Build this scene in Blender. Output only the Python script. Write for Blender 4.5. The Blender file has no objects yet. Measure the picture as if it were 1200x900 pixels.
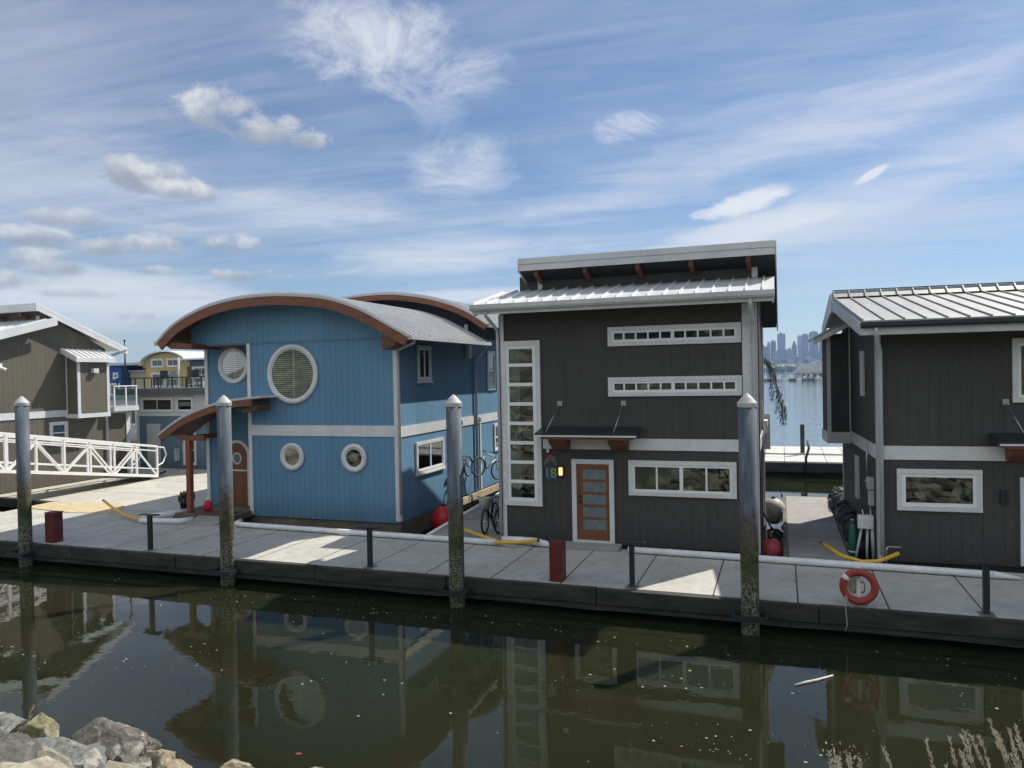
import bpy, bmesh, math, random
from mathutils import Vector, Matrix, noise
random.seed(7)
R = math.radians
C = bpy.context.scene.collection

# ------------------------------------------------------------------ helpers
class Fr:
    """maps (u, v, w) of a wall to the world: u along it, v up, w out of it"""
    def __init__(s, o, u, v, w): s.o, s.u, s.v, s.w = map(Vector, (o, u, v, w))
    def __call__(s, p): return s.o + s.u*p[0] + s.v*p[1] + s.w*p[2]
ID = Fr((0,0,0),(1,0,0),(0,1,0),(0,0,1))
def front(Y): return Fr((0,Y,0),(1,0,0),(0,0,1),(0,-1,0))      # u = X, v = Z, w towards -Y
def sideR(X): return Fr((X,0,0),(0,1,0),(0,0,1),(1,0,0))       # u = Y, v = Z, w towards +X
def sideL(X): return Fr((X,0,0),(0,1,0),(0,0,1),(-1,0,0))

_ico = {}
def ico(sub):
    if sub not in _ico:
        b = bmesh.new(); bmesh.ops.create_icosphere(b, subdivisions=sub, radius=1)
        b.verts.ensure_lookup_table()
        _ico[sub] = ([v.co.copy() for v in b.verts], [[v.index for v in f.verts] for f in b.faces]); b.free()
    return _ico[sub]
class MB:
    def __init__(s, fr=ID): s.bm = bmesh.new(); s.fr = fr
    def V(s, p): return s.bm.verts.new(s.fr(p))
    def face(s, vs):
        try: return s.bm.faces.new(vs)
        except ValueError: return None
    def hexa(s, b, t):
        n = len(b); B = [s.V(p) for p in b]; T = [s.V(p) for p in t]
        s.face(B[::-1]); s.face(T)
        for i in range(n): s.face([B[i], B[(i+1)%n], T[(i+1)%n], T[i]])
        return s
    def box(s, x0, x1, y0, y1, z0, z1):
        return s.hexa([(x0,y0,z0),(x1,y0,z0),(x1,y1,z0),(x0,y1,z0)], [(x0,y0,z1),(x1,y0,z1),(x1,y1,z1),(x0,y1,z1)])
    def prism(s, poly, a, b, ax='w'):
        """polygon extruded: ax 'w': poly=(u,v); 'x': poly=(y,z) along x; 'y': poly=(x,z) along y"""
        f = {'w': lambda p,k:(p[0],p[1],k), 'x': lambda p,k:(k,p[0],p[1]), 'y': lambda p,k:(p[0],k,p[1])}[ax]
        return s.hexa([f(p,a) for p in poly], [f(p,b) for p in poly])
    def strip(s, top, bot, a, b, ax='y'):
        """ribbon between polylines top and bot (same count), extruded a..b, made of quads"""
        for i in range(len(top)-1):
            s.prism([bot[i], bot[i+1], top[i+1], top[i]], a, b, ax)
        return s
    def ring(s, c, r0, r1, w0, w1, n=48, ry=None):
        k = (ry or r1)/r1
        P = lambda r,a,w: s.V((c[0]+r*math.cos(a), c[1]+r*k*math.sin(a), w))
        L = [[P(r0,2*math.pi*i/n,w0),P(r1,2*math.pi*i/n,w0),P(r1,2*math.pi*i/n,w1),P(r0,2*math.pi*i/n,w1)] for i in range(n)]
        for i in range(n):
            A, B = L[i], L[(i+1)%n]
            for j in range(4): s.face([A[j],A[(j+1)%4],B[(j+1)%4],B[j]])
        return s
    def disc(s, c, r, w0, w1, n=48, k=1):
        poly = [(c[0]+r*math.cos(2*math.pi*i/n), c[1]+r*k*math.sin(2*math.pi*i/n)) for i in range(n)]
        return s.prism(poly, w0, w1)
    def tube(s, pts, r, n=8, close=False):
        pts = [Vector(p) for p in pts]; rs = r if isinstance(r,(list,tuple)) else [r]*len(pts)
        rings = []; up = None; m = len(pts)
        for i,p in enumerate(pts):
            if close: d = pts[(i+1)%m]-pts[i-1]
            else: d = pts[min(i+1,m-1)]-pts[max(i-1,0)]
            d.normalize()
            if up is None:
                up = Vector((0,0,1)) if abs(d.z) < .9 else Vector((1,0,0))
            a = d.cross(up)
            if a.length < 1e-4: a = d.cross(Vector((0,1,0)))
            a.normalize(); b = a.cross(d).normalized(); up = b
            rings.append([s.V(p+a*math.cos(2*math.pi*j/n)*rs[i]+b*math.sin(2*math.pi*j/n)*rs[i]) for j in range(n)])
        for i in range(m if close else m-1):
            A,B = rings[i], rings[(i+1)%m]
            for j in range(n): s.face([A[j],A[(j+1)%n],B[(j+1)%n],B[j]])
        if not close: s.face(rings[0][::-1]); s.face(rings[-1])
        return s
    def bar(s, a, b, w, h=None):
        """square bar from a to b"""
        h = h or w; a, b = Vector(a), Vector(b); d = (b-a).normalized()
        up = Vector((0,0,1)) if abs(d.z) < .95 else Vector((1,0,0))
        x = d.cross(up).normalized()*w/2; y = x.cross(d).normalized()*h/2
        return s.hexa([a-x-y,a+x-y,a+x+y,a-x+y],[b-x-y,b+x-y,b+x+y,b-x+y])
    def lathe(s, prof, c=(0,0), n=24):
        rings = [[s.V((c[0]+r*math.cos(2*math.pi*j/n), c[1]+r*math.sin(2*math.pi*j/n), z)) for j in range(n)] for r,z in prof]
        for i in range(len(rings)-1):
            for j in range(n): s.face([rings[i][j],rings[i][(j+1)%n],rings[i+1][(j+1)%n],rings[i+1][j]])
        s.face(rings[0][::-1]); s.face(rings[-1]); return s
    def blob(s, c, r, sub=2, amp=0.0, f=1.0, seed=0):
        rr = Vector(r) if isinstance(r,(tuple,list)) else Vector((r,r,r))
        vs, fs = ico(sub); V_ = []
        for co in vs:
            k = 1 + amp*noise.noise(co*f+Vector((seed,seed*1.3,0)))
            V_.append(s.V(Vector((co.x*rr.x*k, co.y*rr.y*k, co.z*rr.z*k))+Vector(c)))
        for t in fs: s.bm.faces.new([V_[q] for q in t])
        return s
    def build(s, name, mat, parent=None, smooth=False, bevel=0):
        bmesh.ops.recalc_face_normals(s.bm, faces=s.bm.faces)
        o = (ROOT.get(parent.name, Vector((0,0,0))) if parent else Vector((0,0,0)))
        bmesh.ops.translate(s.bm, verts=s.bm.verts, vec=-o)
        me = bpy.data.meshes.new(name); s.bm.to_mesh(me); s.bm.free()
        me.materials.append(mat)
        if smooth:
            for p in me.polygons: p.use_smooth = True
        ob = bpy.data.objects.new(name, me); C.objects.link(ob)
        if parent: ob.parent = parent; ROOT[ob.name] = o
        if bevel:
            m = ob.modifiers.new('bevel','BEVEL'); m.width = bevel; m.segments = 2; m.limit_method = 'ANGLE'
        return ob
ROOT = {}
def thing(name, label, cat, loc=(0,0,0), group=None):
    o = bpy.data.objects.new(name, None); C.objects.link(o); o.location = loc; o.empty_display_size = .2
    ROOT[o.name] = Vector(loc); o['label'] = label; o['category'] = cat
    if group: o['group'] = group
    return o
def tag(o, label, cat, group=None):
    o['label'] = label; o['category'] = cat
    if group: o['group'] = group
    return o
def solo(mb, name, mat, label, cat, loc=None, group=None, smooth=False, bevel=0):
    """a thing that is one mesh, its origin at loc"""
    if loc:
        bmesh.ops.translate(mb.bm, verts=mb.bm.verts, vec=-Vector(loc))
    o = mb.build(name, mat, None, smooth, bevel)
    if loc: o.location = loc
    return tag(o, label, cat, group)
def absorb(dst, mb, mat):
    """adds the standing seams to the roof's own mesh"""
    bmesh.ops.recalc_face_normals(mb.bm, faces=mb.bm.faces); bmesh.ops.translate(mb.bm, verts=mb.bm.verts, vec=-ROOT[dst.name])
    for f in mb.bm.faces: f.material_index = 1
    tmp = bpy.data.meshes.new('seam'); mb.bm.to_mesh(tmp); mb.bm.free()
    b = bmesh.new(); b.from_mesh(dst.data); b.from_mesh(tmp); b.to_mesh(dst.data); b.free(); bpy.data.meshes.remove(tmp)
    dst.data.materials.append(mat)
def copy_tree(o, loc, label):
    def cp(a, par):
        c = a.copy(); C.objects.link(c); c.parent = par
        for ch in [k for k in C.objects if k.parent == a]: cp(ch, c)
        return c
    r = cp(o, None); r.location = loc; r['label'] = label; ROOT[r.name] = Vector(loc); return r

# ------------------------------------------------------------------ materials
def newmat(name):
    m = bpy.data.materials.new(name); m.use_nodes = True
    nt = m.node_tree; b = nt.nodes['Principled BSDF']; return m, nt, b
def N(nt, t, **k):
    n = nt.nodes.new(t)
    for a, v in k.items():
        if a.startswith('i_'):
            key = a[2:]; key = int(key) if key.isdigit() else key.replace('_',' ')
            n.inputs[key].default_value = v
        else: setattr(n, a, v)
    return n
def math_(nt, op, a, b=None, c=None, clamp=False):
    n = nt.nodes.new('ShaderNodeMath'); n.operation = op; n.use_clamp = clamp
    for i, x in enumerate((a, b, c)):
        if x is None: continue
        if isinstance(x, (int, float)): n.inputs[i].default_value = x
        else: nt.links.new(x, n.inputs[i])
    return n.outputs[0]
def ramp(nt, fac, stops):
    n = nt.nodes.new('ShaderNodeValToRGB'); e = n.color_ramp.elements
    while len(e) < len(stops): e.new(.5)
    for i, (p, c) in enumerate(stops):
        e[i].position = p; e[i].color = (*c, 1) if len(c) == 3 else c
    nt.links.new(fac, n.inputs[0]); return n.outputs[0]
def noisev(nt, vec, scale, detail=4, rough=.55, stretch=None, dist=0):
    if stretch:
        mp = nt.nodes.new('ShaderNodeMapping'); mp.inputs['Scale'].default_value = stretch
        nt.links.new(vec, mp.inputs[0]); vec = mp.outputs[0]
    n = nt.nodes.new('ShaderNodeTexNoise'); n.inputs['Scale'].default_value = scale
    n.inputs['Detail'].default_value = detail; n.inputs['Roughness'].default_value = rough
    n.inputs['Distortion'].default_value = dist
    nt.links.new(vec, n.inputs['Vector']); return n.outputs['Fac']
def mixc(nt, f, a, b, mode='MIX'):
    n = nt.nodes.new('ShaderNodeMix'); n.data_type = 'RGBA'; n.blend_type = mode
    for s, x in ((0, f), (6, a), (7, b)):
        if isinstance(x, (int, float)): n.inputs[s].default_value = x
        elif isinstance(x, tuple): n.inputs[s].default_value = (*x, 1)
        else: nt.links.new(x, n.inputs[s])
    return n.outputs[2]
def bump(nt, b, h, strength=.3, dist=.02):
    n = nt.nodes.new('ShaderNodeBump'); n.inputs['Strength'].default_value = strength; n.inputs['Distance'].default_value = dist
    nt.links.new(h, n.inputs['Height']); nt.links.new(n.outputs[0], b.inputs['Normal']); return n
def coord(nt): return nt.nodes.new('ShaderNodeTexCoord').outputs['Object']

def mottled(name, c1, c2, scale=3, rough=.8, bstr=.2, bdist=.01, metal=0, stretch=None, detail=6, spec=.5, fine=40):
    m, nt, b = newmat(name); v = coord(nt)
    n1 = noisev(nt, v, scale, detail, .6, stretch)
    col = ramp(nt, n1, [(.3, c1), (.7, c2)])
    n2 = noisev(nt, v, fine, 3, .6, stretch)
    col = mixc(nt, .25, col, ramp(nt, n2, [(.3, (.6,.6,.6)), (.7, (1.25,1.25,1.25))]), 'MULTIPLY')
    nt.links.new(col, b.inputs['Base Color'])
    b.inputs['Roughness'].default_value = rough; b.inputs['Metallic'].default_value = metal
    b.inputs['Specular IOR Level'].default_value = spec
    if bstr: bump(nt, b, math_(nt,'ADD', n1, math_(nt,'MULTIPLY', n2, .4)), bstr, bdist)
    return m
def siding(name, base, vary=.12, pitch=.2032, rough=.75):
    """grooved vertical plywood siding with panel joints"""
    m, nt, b = newmat(name); v = coord(nt)
    sp = nt.nodes.new('ShaderNodeSeparateXYZ'); nt.links.new(v, sp.inputs[0])
    u = math_(nt,'ADD', sp.outputs[0], sp.outputs[1])
    fr = math_(nt,'FRACT', math_(nt,'DIVIDE', u, pitch))
    g = math_(nt,'LESS_THAN', fr, .045)
    fr2 = math_(nt,'FRACT', math_(nt,'DIVIDE', u, 1.2192))
    g2 = math_(nt,'LESS_THAN', fr2, .010)
    gg = math_(nt,'MAXIMUM', g, g2)
    big = noisev(nt, v, .9, 4, .6, (1,1,.45)); fine = noisev(nt, v, 9, 6, .7, (3,3,.25))
    pn = nt.nodes.new('ShaderNodeTexWhiteNoise'); pn.noise_dimensions = '1D'
    nt.links.new(math_(nt,'FLOOR', math_(nt,'DIVIDE', u, 1.2192)), pn.inputs['W'])
    k = math_(nt,'ADD', math_(nt,'MULTIPLY', big, vary*2), math_(nt,'MULTIPLY', fine, vary*1.6))
    k = math_(nt,'ADD', k, math_(nt,'MULTIPLY', pn.outputs['Value'], vary*.5))
    k = math_(nt,'ADD', k, 1-vary*2.1)
    k = math_(nt,'MULTIPLY', k, math_(nt,'SUBTRACT', 1, math_(nt,'MULTIPLY', gg, .30)))
    st = noisev(nt, v, 3.2, 5, .7, (3.5,3.5,.12)); stm = N(nt,'ShaderNodeMapRange', i_1=.56, i_2=.72, i_3=1.0, i_4=.80); nt.links.new(st, stm.inputs[0])
    k = math_(nt,'MULTIPLY', k, stm.outputs[0])
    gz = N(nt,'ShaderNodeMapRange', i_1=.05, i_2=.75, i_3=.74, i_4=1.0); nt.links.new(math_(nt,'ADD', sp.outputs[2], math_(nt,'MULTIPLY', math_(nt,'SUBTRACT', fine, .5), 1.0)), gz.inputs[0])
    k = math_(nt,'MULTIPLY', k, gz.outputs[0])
    h = nt.nodes.new('ShaderNodeVectorMath'); h.operation = 'SCALE'; h.inputs[0].default_value = base
    nt.links.new(k, h.inputs['Scale']); nt.links.new(h.outputs[0], b.inputs['Base Color'])
    b.inputs['Roughness'].default_value = rough; b.inputs['Specular IOR Level'].default_value = .3
    hh = math_(nt,'SUBTRACT', math_(nt,'MULTIPLY', fine, .25), gg)
    bump(nt, b, hh, .9, .008)
    return m
def wood(name, c1, c2, stretch=(1,1,1), rough=.6):
    return mottled(name, c1, c2, 4, rough, .25, .006, stretch=stretch, fine=25)
def plain(name, col, rough=.5, metal=0, spec=.5, vary=.1):
    m, nt, b = newmat(name); v = coord(nt); n = noisev(nt, v, 5, 5, .6)
    d = tuple(x*(1-vary*1.3) for x in col); l = tuple(min(1,x*(1+vary*1.1)) for x in col)
    nt.links.new(ramp(nt, n, [(.25, d), (.75, l)]), b.inputs['Base Color'])
    b.inputs['Roughness'].default_value = rough; b.inputs['Metallic'].default_value = metal
    b.inputs['Specular IOR Level'].default_value = spec
    return m

M = {}
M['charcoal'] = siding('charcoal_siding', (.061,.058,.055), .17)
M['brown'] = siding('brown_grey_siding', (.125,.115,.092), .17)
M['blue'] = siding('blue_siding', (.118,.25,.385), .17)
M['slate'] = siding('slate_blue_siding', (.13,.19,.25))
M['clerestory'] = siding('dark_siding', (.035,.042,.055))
M['trim'] = mottled('white_trim_paint', (.55,.57,.58), (.68,.69,.70), 1.2, .5, .05, .003, fine=14)
M['trimw'] = plain('vinyl_white', (.76,.77,.78), .35, vary=.04)
M['fascia'] = mottled('galvanised_fascia', (.40,.42,.43), (.52,.54,.55), .9, .45, .03, .003, fine=20)
M['roof'] = mottled('standing_seam_steel', (.66,.67,.67), (.78,.79,.79), .6, .38, .05, .004, metal=.25, stretch=(1,.2,1), fine=10)
M['roofarc'] = mottled('barrel_roof_steel', (.30,.31,.32), (.40,.41,.42), 1.1, .5, .05, .004, metal=.2, stretch=(1.5,.25,1), fine=9)
M['seamarc'] = mottled('barrel_seam_steel', (.55,.56,.57), (.66,.67,.68), 1.1, .4, .05, .004, metal=.2, fine=9)
M['roofgrey'] = mottled('weathered_seam_steel', (.25,.25,.238), (.37,.37,.35), 1.1, .45, .05, .004, metal=.3, stretch=(1.5,.25,1), fine=9)
M['cedar'] = wood('cedar_wood', (.12,.042,.022), (.22,.078,.036), (.5,2,3))
M['cedarz'] = wood('cedar_post_wood', (.15,.04,.018), (.27,.085,.032), (3,3,.3))
M['doorwood'] = wood('door_wood', (.12,.045,.016), (.20,.08,.030), (3,3,.4), .45)
M['soffit'] = wood('soffit_wood', (.09,.035,.016), (.17,.065,.03), (2,.4,2))
M['darkmetal'] = plain('dark_metal', (.025,.035,.04), .45, .3)
M['black'] = plain('black_rubber', (.012,.012,.013), .6)
M['steel'] = plain('brushed_steel', (.45,.46,.47), .35, .9)
M['redpaint'] = mottled('dark_red_paint', (.085,.012,.013), (.14,.02,.02), 5, .5, .1, .003)
M['redbuoy'] = plain('red_vinyl', (.55,.02,.03), .4)
M['greybuoy'] = mottled('grey_buoy_vinyl', (.3,.28,.24), (.5,.48,.43), 6, .6, .1, .004)
M['pvc'] = mottled('white_pipe_plastic', (.62,.64,.66), (.78,.79,.80), 3, .35, .03, .002, fine=18)
M['yellow'] = plain('yellow_hose', (.70,.42,.025), .45)
M['orange'] = plain('orange_ring', (.30,.045,.035), .7, vary=.15)
M['white'] = plain('white_paint', (.75,.75,.73), .5, vary=.06)
M['capgrey'] = mottled('chalky_cap_plastic', (.36,.37,.37), (.52,.53,.53), 5, .6, .1, .003)
M['green'] = plain('green_paint', (.015,.10,.075), .4)
M['terracotta'] = plain('terracotta', (.30,.10,.06), .8)
M['darkpot'] = plain('dark_glazed_pot', (.03,.035,.045), .35)
M['rope'] = plain('rope_fibre', (.35,.33,.28), .9)
M['blind'] = plain('blind_slat', (.62,.62,.56), .6)
M['curtain'] = plain('curtain_cloth', (.35,.45,.42), .9)
M['inside'] = plain('dark_room', (.012,.013,.014), .9)
M['frost'] = mottled('frosted_glass', (.11,.155,.165), (.17,.21,.22), 6, .25, 0, 0)
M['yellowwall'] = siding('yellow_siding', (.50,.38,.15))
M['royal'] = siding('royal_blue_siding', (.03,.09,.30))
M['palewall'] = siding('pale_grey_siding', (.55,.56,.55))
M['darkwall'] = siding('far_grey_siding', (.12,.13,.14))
M['foliage'] = mottled('dark_leaf', (.02,.045,.015), (.06,.10,.03), 20, .6, 0, 0)
M['weep'] = mottled('grey_green_leaf', (.05,.075,.04), (.11,.14,.08), 20, .6, 0, 0)
M['bark'] = mottled('bark', (.05,.035,.025), (.12,.09,.06), 6, .9, .4, .01)
M['straw'] = mottled('dry_straw', (.36,.33,.24), (.58,.54,.44), 12, .8, 0, 0)
M['redleaf'] = plain('red_leaf', (.30,.04,.03), .7)

def glass(name, tint=(.8,.85,.83), rough=.015, ior=1.65, mul=1.35):
    m, nt, b = newmat(name); nt.nodes.remove(b); out = nt.nodes['Material Output']
    g = N(nt,'ShaderNodeBsdfGlossy'); g.inputs['Roughness'].default_value = rough; g.inputs['Color'].default_value = (.9,.93,.92,1)
    t = N(nt,'ShaderNodeBsdfTransparent'); t.inputs['Color'].default_value = (*tint,1)
    f = N(nt,'ShaderNodeFresnel'); f.inputs['IOR'].default_value = ior
    n = noisev(nt, coord(nt), 1.5, 2, .5); bp = N(nt,'ShaderNodeBump'); bp.inputs['Strength'].default_value = .05; bp.inputs['Distance'].default_value = .02
    nt.links.new(n, bp.inputs['Height']); nt.links.new(bp.outputs[0], g.inputs['Normal'])
    mx = N(nt,'ShaderNodeMixShader')
    k = math_(nt,'MULTIPLY', f.outputs[0], mul, clamp=True)
    nt.links.new(k, mx.inputs[0]); nt.links.new(t.outputs[0], mx.inputs[1]); nt.links.new(g.outputs[0], mx.inputs[2])
    nt.links.new(mx.outputs[0], out.inputs[0]); return m
M['glass'] = glass('window_glass')
M['glassclear'] = glass('clear_window_glass', (.93,.95,.94), ior=1.5, mul=1.2)
M['railglass'] = glass('rail_glass', (.93,.97,.95), ior=1.4, mul=1)

# concrete with joints every 1.535 m
def concrete(name, c1, c2, jx=None, jy=None):
    m, nt, b = newmat(name); v = coord(nt)
    n1 = noisev(nt, v, .7, 6, .65); n2 = noisev(nt, v, 60, 3, .7); n3 = noisev(nt, v, 4, 5, .7)
    col = ramp(nt, n1, [(.3, c1), (.7, c2)])
    col = mixc(nt, .5, col, ramp(nt, n3, [(.32,(.74,.73,.71)), (.62,(1.08,1.08,1.08))]), 'MULTIPLY')
    col = mixc(nt, .35, col, ramp(nt, n2, [(.3,(.7,.7,.7)), (.7,(1.2,1.2,1.2))]), 'MULTIPLY')
    n4 = noisev(nt, v, 1.6, 7, .7, (1,.5,1), dist=1.5)
    col = mixc(nt, ramp(nt, n4, [(.56,(0,0,0)), (.66,(.32,.32,.32))]), col, tuple(x*.55 for x in c1))
    vo = N(nt,'ShaderNodeTexVoronoi'); vo.inputs['Scale'].default_value = 2.3; nt.links.new(v, vo.inputs['Vector'])
    dr = math_(nt,'LESS_THAN', math_(nt,'ADD', vo.outputs['Distance'], math_(nt,'MULTIPLY', n3, .06)), .062)
    col = mixc(nt, math_(nt,'MULTIPLY', dr, .7), col, (.68,.68,.64))
    sp = nt.nodes.new('ShaderNodeSeparateXYZ'); nt.links.new(v, sp.inputs[0])
    j = None
    for axis, par in ((0, jx), (1, jy)):
        if not par: continue
        off, pitch, wd = par
        f = math_(nt,'FRACT', math_(nt,'DIVIDE', math_(nt,'SUBTRACT', sp.outputs[axis], off), pitch))
        k = math_(nt,'LESS_THAN', f, wd/pitch); j = k if j is None else math_(nt,'MAXIMUM', j, k)
    h = math_(nt,'MULTIPLY', n2, .3)
    if j is not None:
        col = mixc(nt, j, col, (.05,.055,.06)); h = math_(nt,'SUBTRACT', h, j)
    nt.links.new(col, b.inputs['Base Color']); b.inputs['Roughness'].default_value = .85
    bump(nt, b, h, .5, .006); return m
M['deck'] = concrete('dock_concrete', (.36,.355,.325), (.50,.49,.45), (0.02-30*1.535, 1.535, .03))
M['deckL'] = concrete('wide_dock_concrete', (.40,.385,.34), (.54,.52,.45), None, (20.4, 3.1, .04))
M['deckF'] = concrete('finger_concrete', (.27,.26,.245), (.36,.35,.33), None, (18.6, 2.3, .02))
M['pierc'] = concrete('pier_concrete', (.5,.49,.46), (.6,.59,.56), (0, .9, .03), (38.6, 3, .05))
M['timber'] = mottled('wet_dock_timber', (.006,.007,.006), (.050,.048,.040), 2.3, .75, .5, .012, stretch=(.5,1,2.4), fine=9)
M['floatside'] = mottled('float_timber', (.05,.05,.032), (.17,.15,.10), 1.6, .8, .5, .012, stretch=(.6,.6,2), fine=10)
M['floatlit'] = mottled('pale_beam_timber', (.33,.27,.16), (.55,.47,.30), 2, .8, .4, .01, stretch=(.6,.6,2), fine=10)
M['darkfloat'] = mottled('float_hull', (.008,.009,.009), (.02,.02,.018), 2, .8, .3, .01)
M['ply'] = mottled('worn_plywood', (.40,.31,.17), (.60,.50,.32), 2.2, .85, .2, .004, stretch=(1,3,1), fine=14)

# steel piles: blue grey galvanised above, algae and barnacles below z ~ 2
def pile_mat():
    m, nt, b = newmat('pile_steel'); v = coord(nt)
    sp = nt.nodes.new('ShaderNodeSeparateXYZ'); nt.links.new(v, sp.inputs[0]); z = sp.outputs[2]
    st = noisev(nt, v, 3, 5, .7, (2,2,.25)); bl = noisev(nt, v, 7, 6, .7); br = noisev(nt, v, 22, 4, .8)
    steel = ramp(nt, st, [(.3,(.05,.065,.085)), (.5,(.085,.105,.13)), (.62,(.13,.155,.18)), (.78,(.22,.25,.28))])
    rust = ramp(nt, bl, [(.35,(.05,.045,.035)), (.7,(.11,.10,.08))])
    moss = ramp(nt, bl, [(.35,(.03,.035,.02)), (.52,(.06,.075,.025)), (.7,(.10,.11,.07))])
    barn = ramp(nt, br, [(.42,(.035,.035,.025)), (.5,(.12,.12,.09)), (.6,(.40,.40,.33))])
    e = math_(nt,'ADD', z, math_(nt,'MULTIPLY', math_(nt,'SUBTRACT', bl, .5), .9))
    f1 = math_(nt,'DIVIDE', math_(nt,'SUBTRACT', 2.45, e), .25, clamp=True)
    f2 = math_(nt,'DIVIDE', math_(nt,'SUBTRACT', 1.95, e), .35, clamp=True)
    f3 = math_(nt,'DIVIDE', math_(nt,'SUBTRACT', 1.35, e), .45, clamp=True)
    c = mixc(nt, f1, steel, rust); c = mixc(nt, f2, c, moss); c = mixc(nt, f3, c, barn)
    nt.links.new(c, b.inputs['Base Color'])
    b.inputs['Roughness'].default_value = .75; b.inputs['Specular IOR Level'].default_value = .3
    nt.links.new(math_(nt,'MULTIPLY', math_(nt,'SUBTRACT', 1, f1), .05), b.inputs['Metallic'])
    bump(nt, b, math_(nt,'ADD', math_(nt,'MULTIPLY', math_(nt,'MULTIPLY', f3, br), 1.5), math_(nt,'MULTIPLY', bl, .3)), .6, .02)
    return m
M['pile'] = pile_mat()

# rocks
def rock_mat(name, c1, c2, lichen=None):
    m, nt, b = newmat(name); v = coord(nt)
    n1 = noisev(nt, v, 2.2, 8, .7); n2 = noisev(nt, v, 14, 8, .75); n3 = noisev(nt, v, 5, 5, .65, dist=.6)
    c = ramp(nt, n1, [(.3, c1), (.7, c2)])
    c = mixc(nt, .8, c, ramp(nt, n2, [(.36,(.3,.3,.3)), (.6,(1.2,1.2,1.2))]), 'MULTIPLY')
    c = mixc(nt, ramp(nt, n3, [(.55,(0,0,0)), (.64,(.8,.8,.8))]), c, (.40,.38,.32))
    if lichen: c = mixc(nt, ramp(nt, n3, [(.38,(.9,.9,.9)), (.52,(0,0,0))]), c, lichen)
    nt.links.new(c, b.inputs['Base Color']); b.inputs['Roughness'].default_value = .9
    bump(nt, b, math_(nt,'ADD', n2, n1), .8, .03); return m
M['rockg'] = rock_mat('grey_rock', (.12,.125,.12), (.26,.265,.25))
M['rockd'] = rock_mat('dark_rock', (.06,.055,.05), (.20,.19,.165))
M['rockt'] = rock_mat('tan_rock', (.26,.22,.14), (.44,.38,.26))
M['rockm'] = rock_mat('mossy_rock', (.24,.22,.13), (.40,.37,.25), (.16,.19,.03))
def bank_mat():
    m, nt, b = newmat('riprap_bank'); v = coord(nt)
    vo = N(nt,'ShaderNodeTexVoronoi'); vo.inputs['Scale'].default_value = 1.5; vo.feature = 'F1'
    wob = N(nt,'ShaderNodeTexNoise'); wob.inputs['Scale'].default_value = 2
    nt.links.new(v, wob.inputs['Vector'])
    mx = mixc(nt, .35, v, wob.outputs['Color']); nt.links.new(mx, vo.inputs['Vector'])
    n2 = noisev(nt, v, 6, 8, .7)
    c = mixc(nt, .7, ramp(nt, vo.outputs['Color'], [(0,(.16,.155,.13)), (1,(.42,.40,.32))]), ramp(nt, vo.outputs['Distance'], [(.2,(1,1,1)), (.62,(.12,.13,.08))]), 'MULTIPLY')
    c = mixc(nt, .5, c, ramp(nt, n2, [(.35,(.4,.42,.35)), (.6,(1.2,1.2,1.1))]), 'MULTIPLY')
    nt.links.new(c, b.inputs['Base Color']); b.inputs['Roughness'].default_value = .95
    bump(nt, b, math_(nt,'SUBTRACT', math_(nt,'MULTIPLY', n2, .4), vo.outputs['Distance']), .8, .3); return m
M['bank'] = bank_mat()

# water: calm and olive inside the harbour, rippled on the open lake
def water_mat():
    m, nt, b = newmat('harbour_water'); v = coord(nt)
    sp = nt.nodes.new('ShaderNodeSeparateXYZ'); nt.links.new(v, sp.inputs[0]); y = sp.outputs[1]
    lake = math_(nt,'DIVIDE', math_(nt,'SUBTRACT', y, 41), 8, clamp=True)
    n0 = noisev(nt, v, .25, 3, .5)
    col = mixc(nt, lake, ramp(nt, n0, [(.3,(.0135,.015,.0065)), (.7,(.018,.0195,.0088))]), (.09,.13,.16))
    nt.links.new(col, b.inputs['Base Color'])
    b.inputs['IOR'].default_value = 1.33; b.inputs['Specular IOR Level'].default_value = .5
    b.inputs['Subsurface Weight'].default_value = .9; b.inputs['Subsurface Scale'].default_value = .55; b.inputs['Subsurface Radius'].default_value = (1,1.1,.8)
    nt.links.new(math_(nt,'ADD', math_(nt,'MULTIPLY', lake, .05), .012), b.inputs['Roughness'])
    calm = noisev(nt, v, 1.1, 3, .5, (1,1.6,1)); calm2 = noisev(nt, v, 7, 2, .5, (1,1.4,1))
    w1 = noisev(nt, v, 1.2, 4, .65, (.45,1.3,1)); w2 = noisev(nt, v, .22, 3, .6, (.4,1,1))
    hc = math_(nt,'ADD', math_(nt,'MULTIPLY', calm, .0030), math_(nt,'MULTIPLY', calm2, .00030))
    hl = math_(nt,'ADD', math_(nt,'MULTIPLY', w1, .028), math_(nt,'MULTIPLY', w2, .045))
    h = math_(nt,'ADD', math_(nt,'MULTIPLY', hc, math_(nt,'SUBTRACT', 1, lake)), math_(nt,'MULTIPLY', hl, lake))
    bump(nt, b, h, 1, 1); return m
M['water'] = water_mat()

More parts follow.
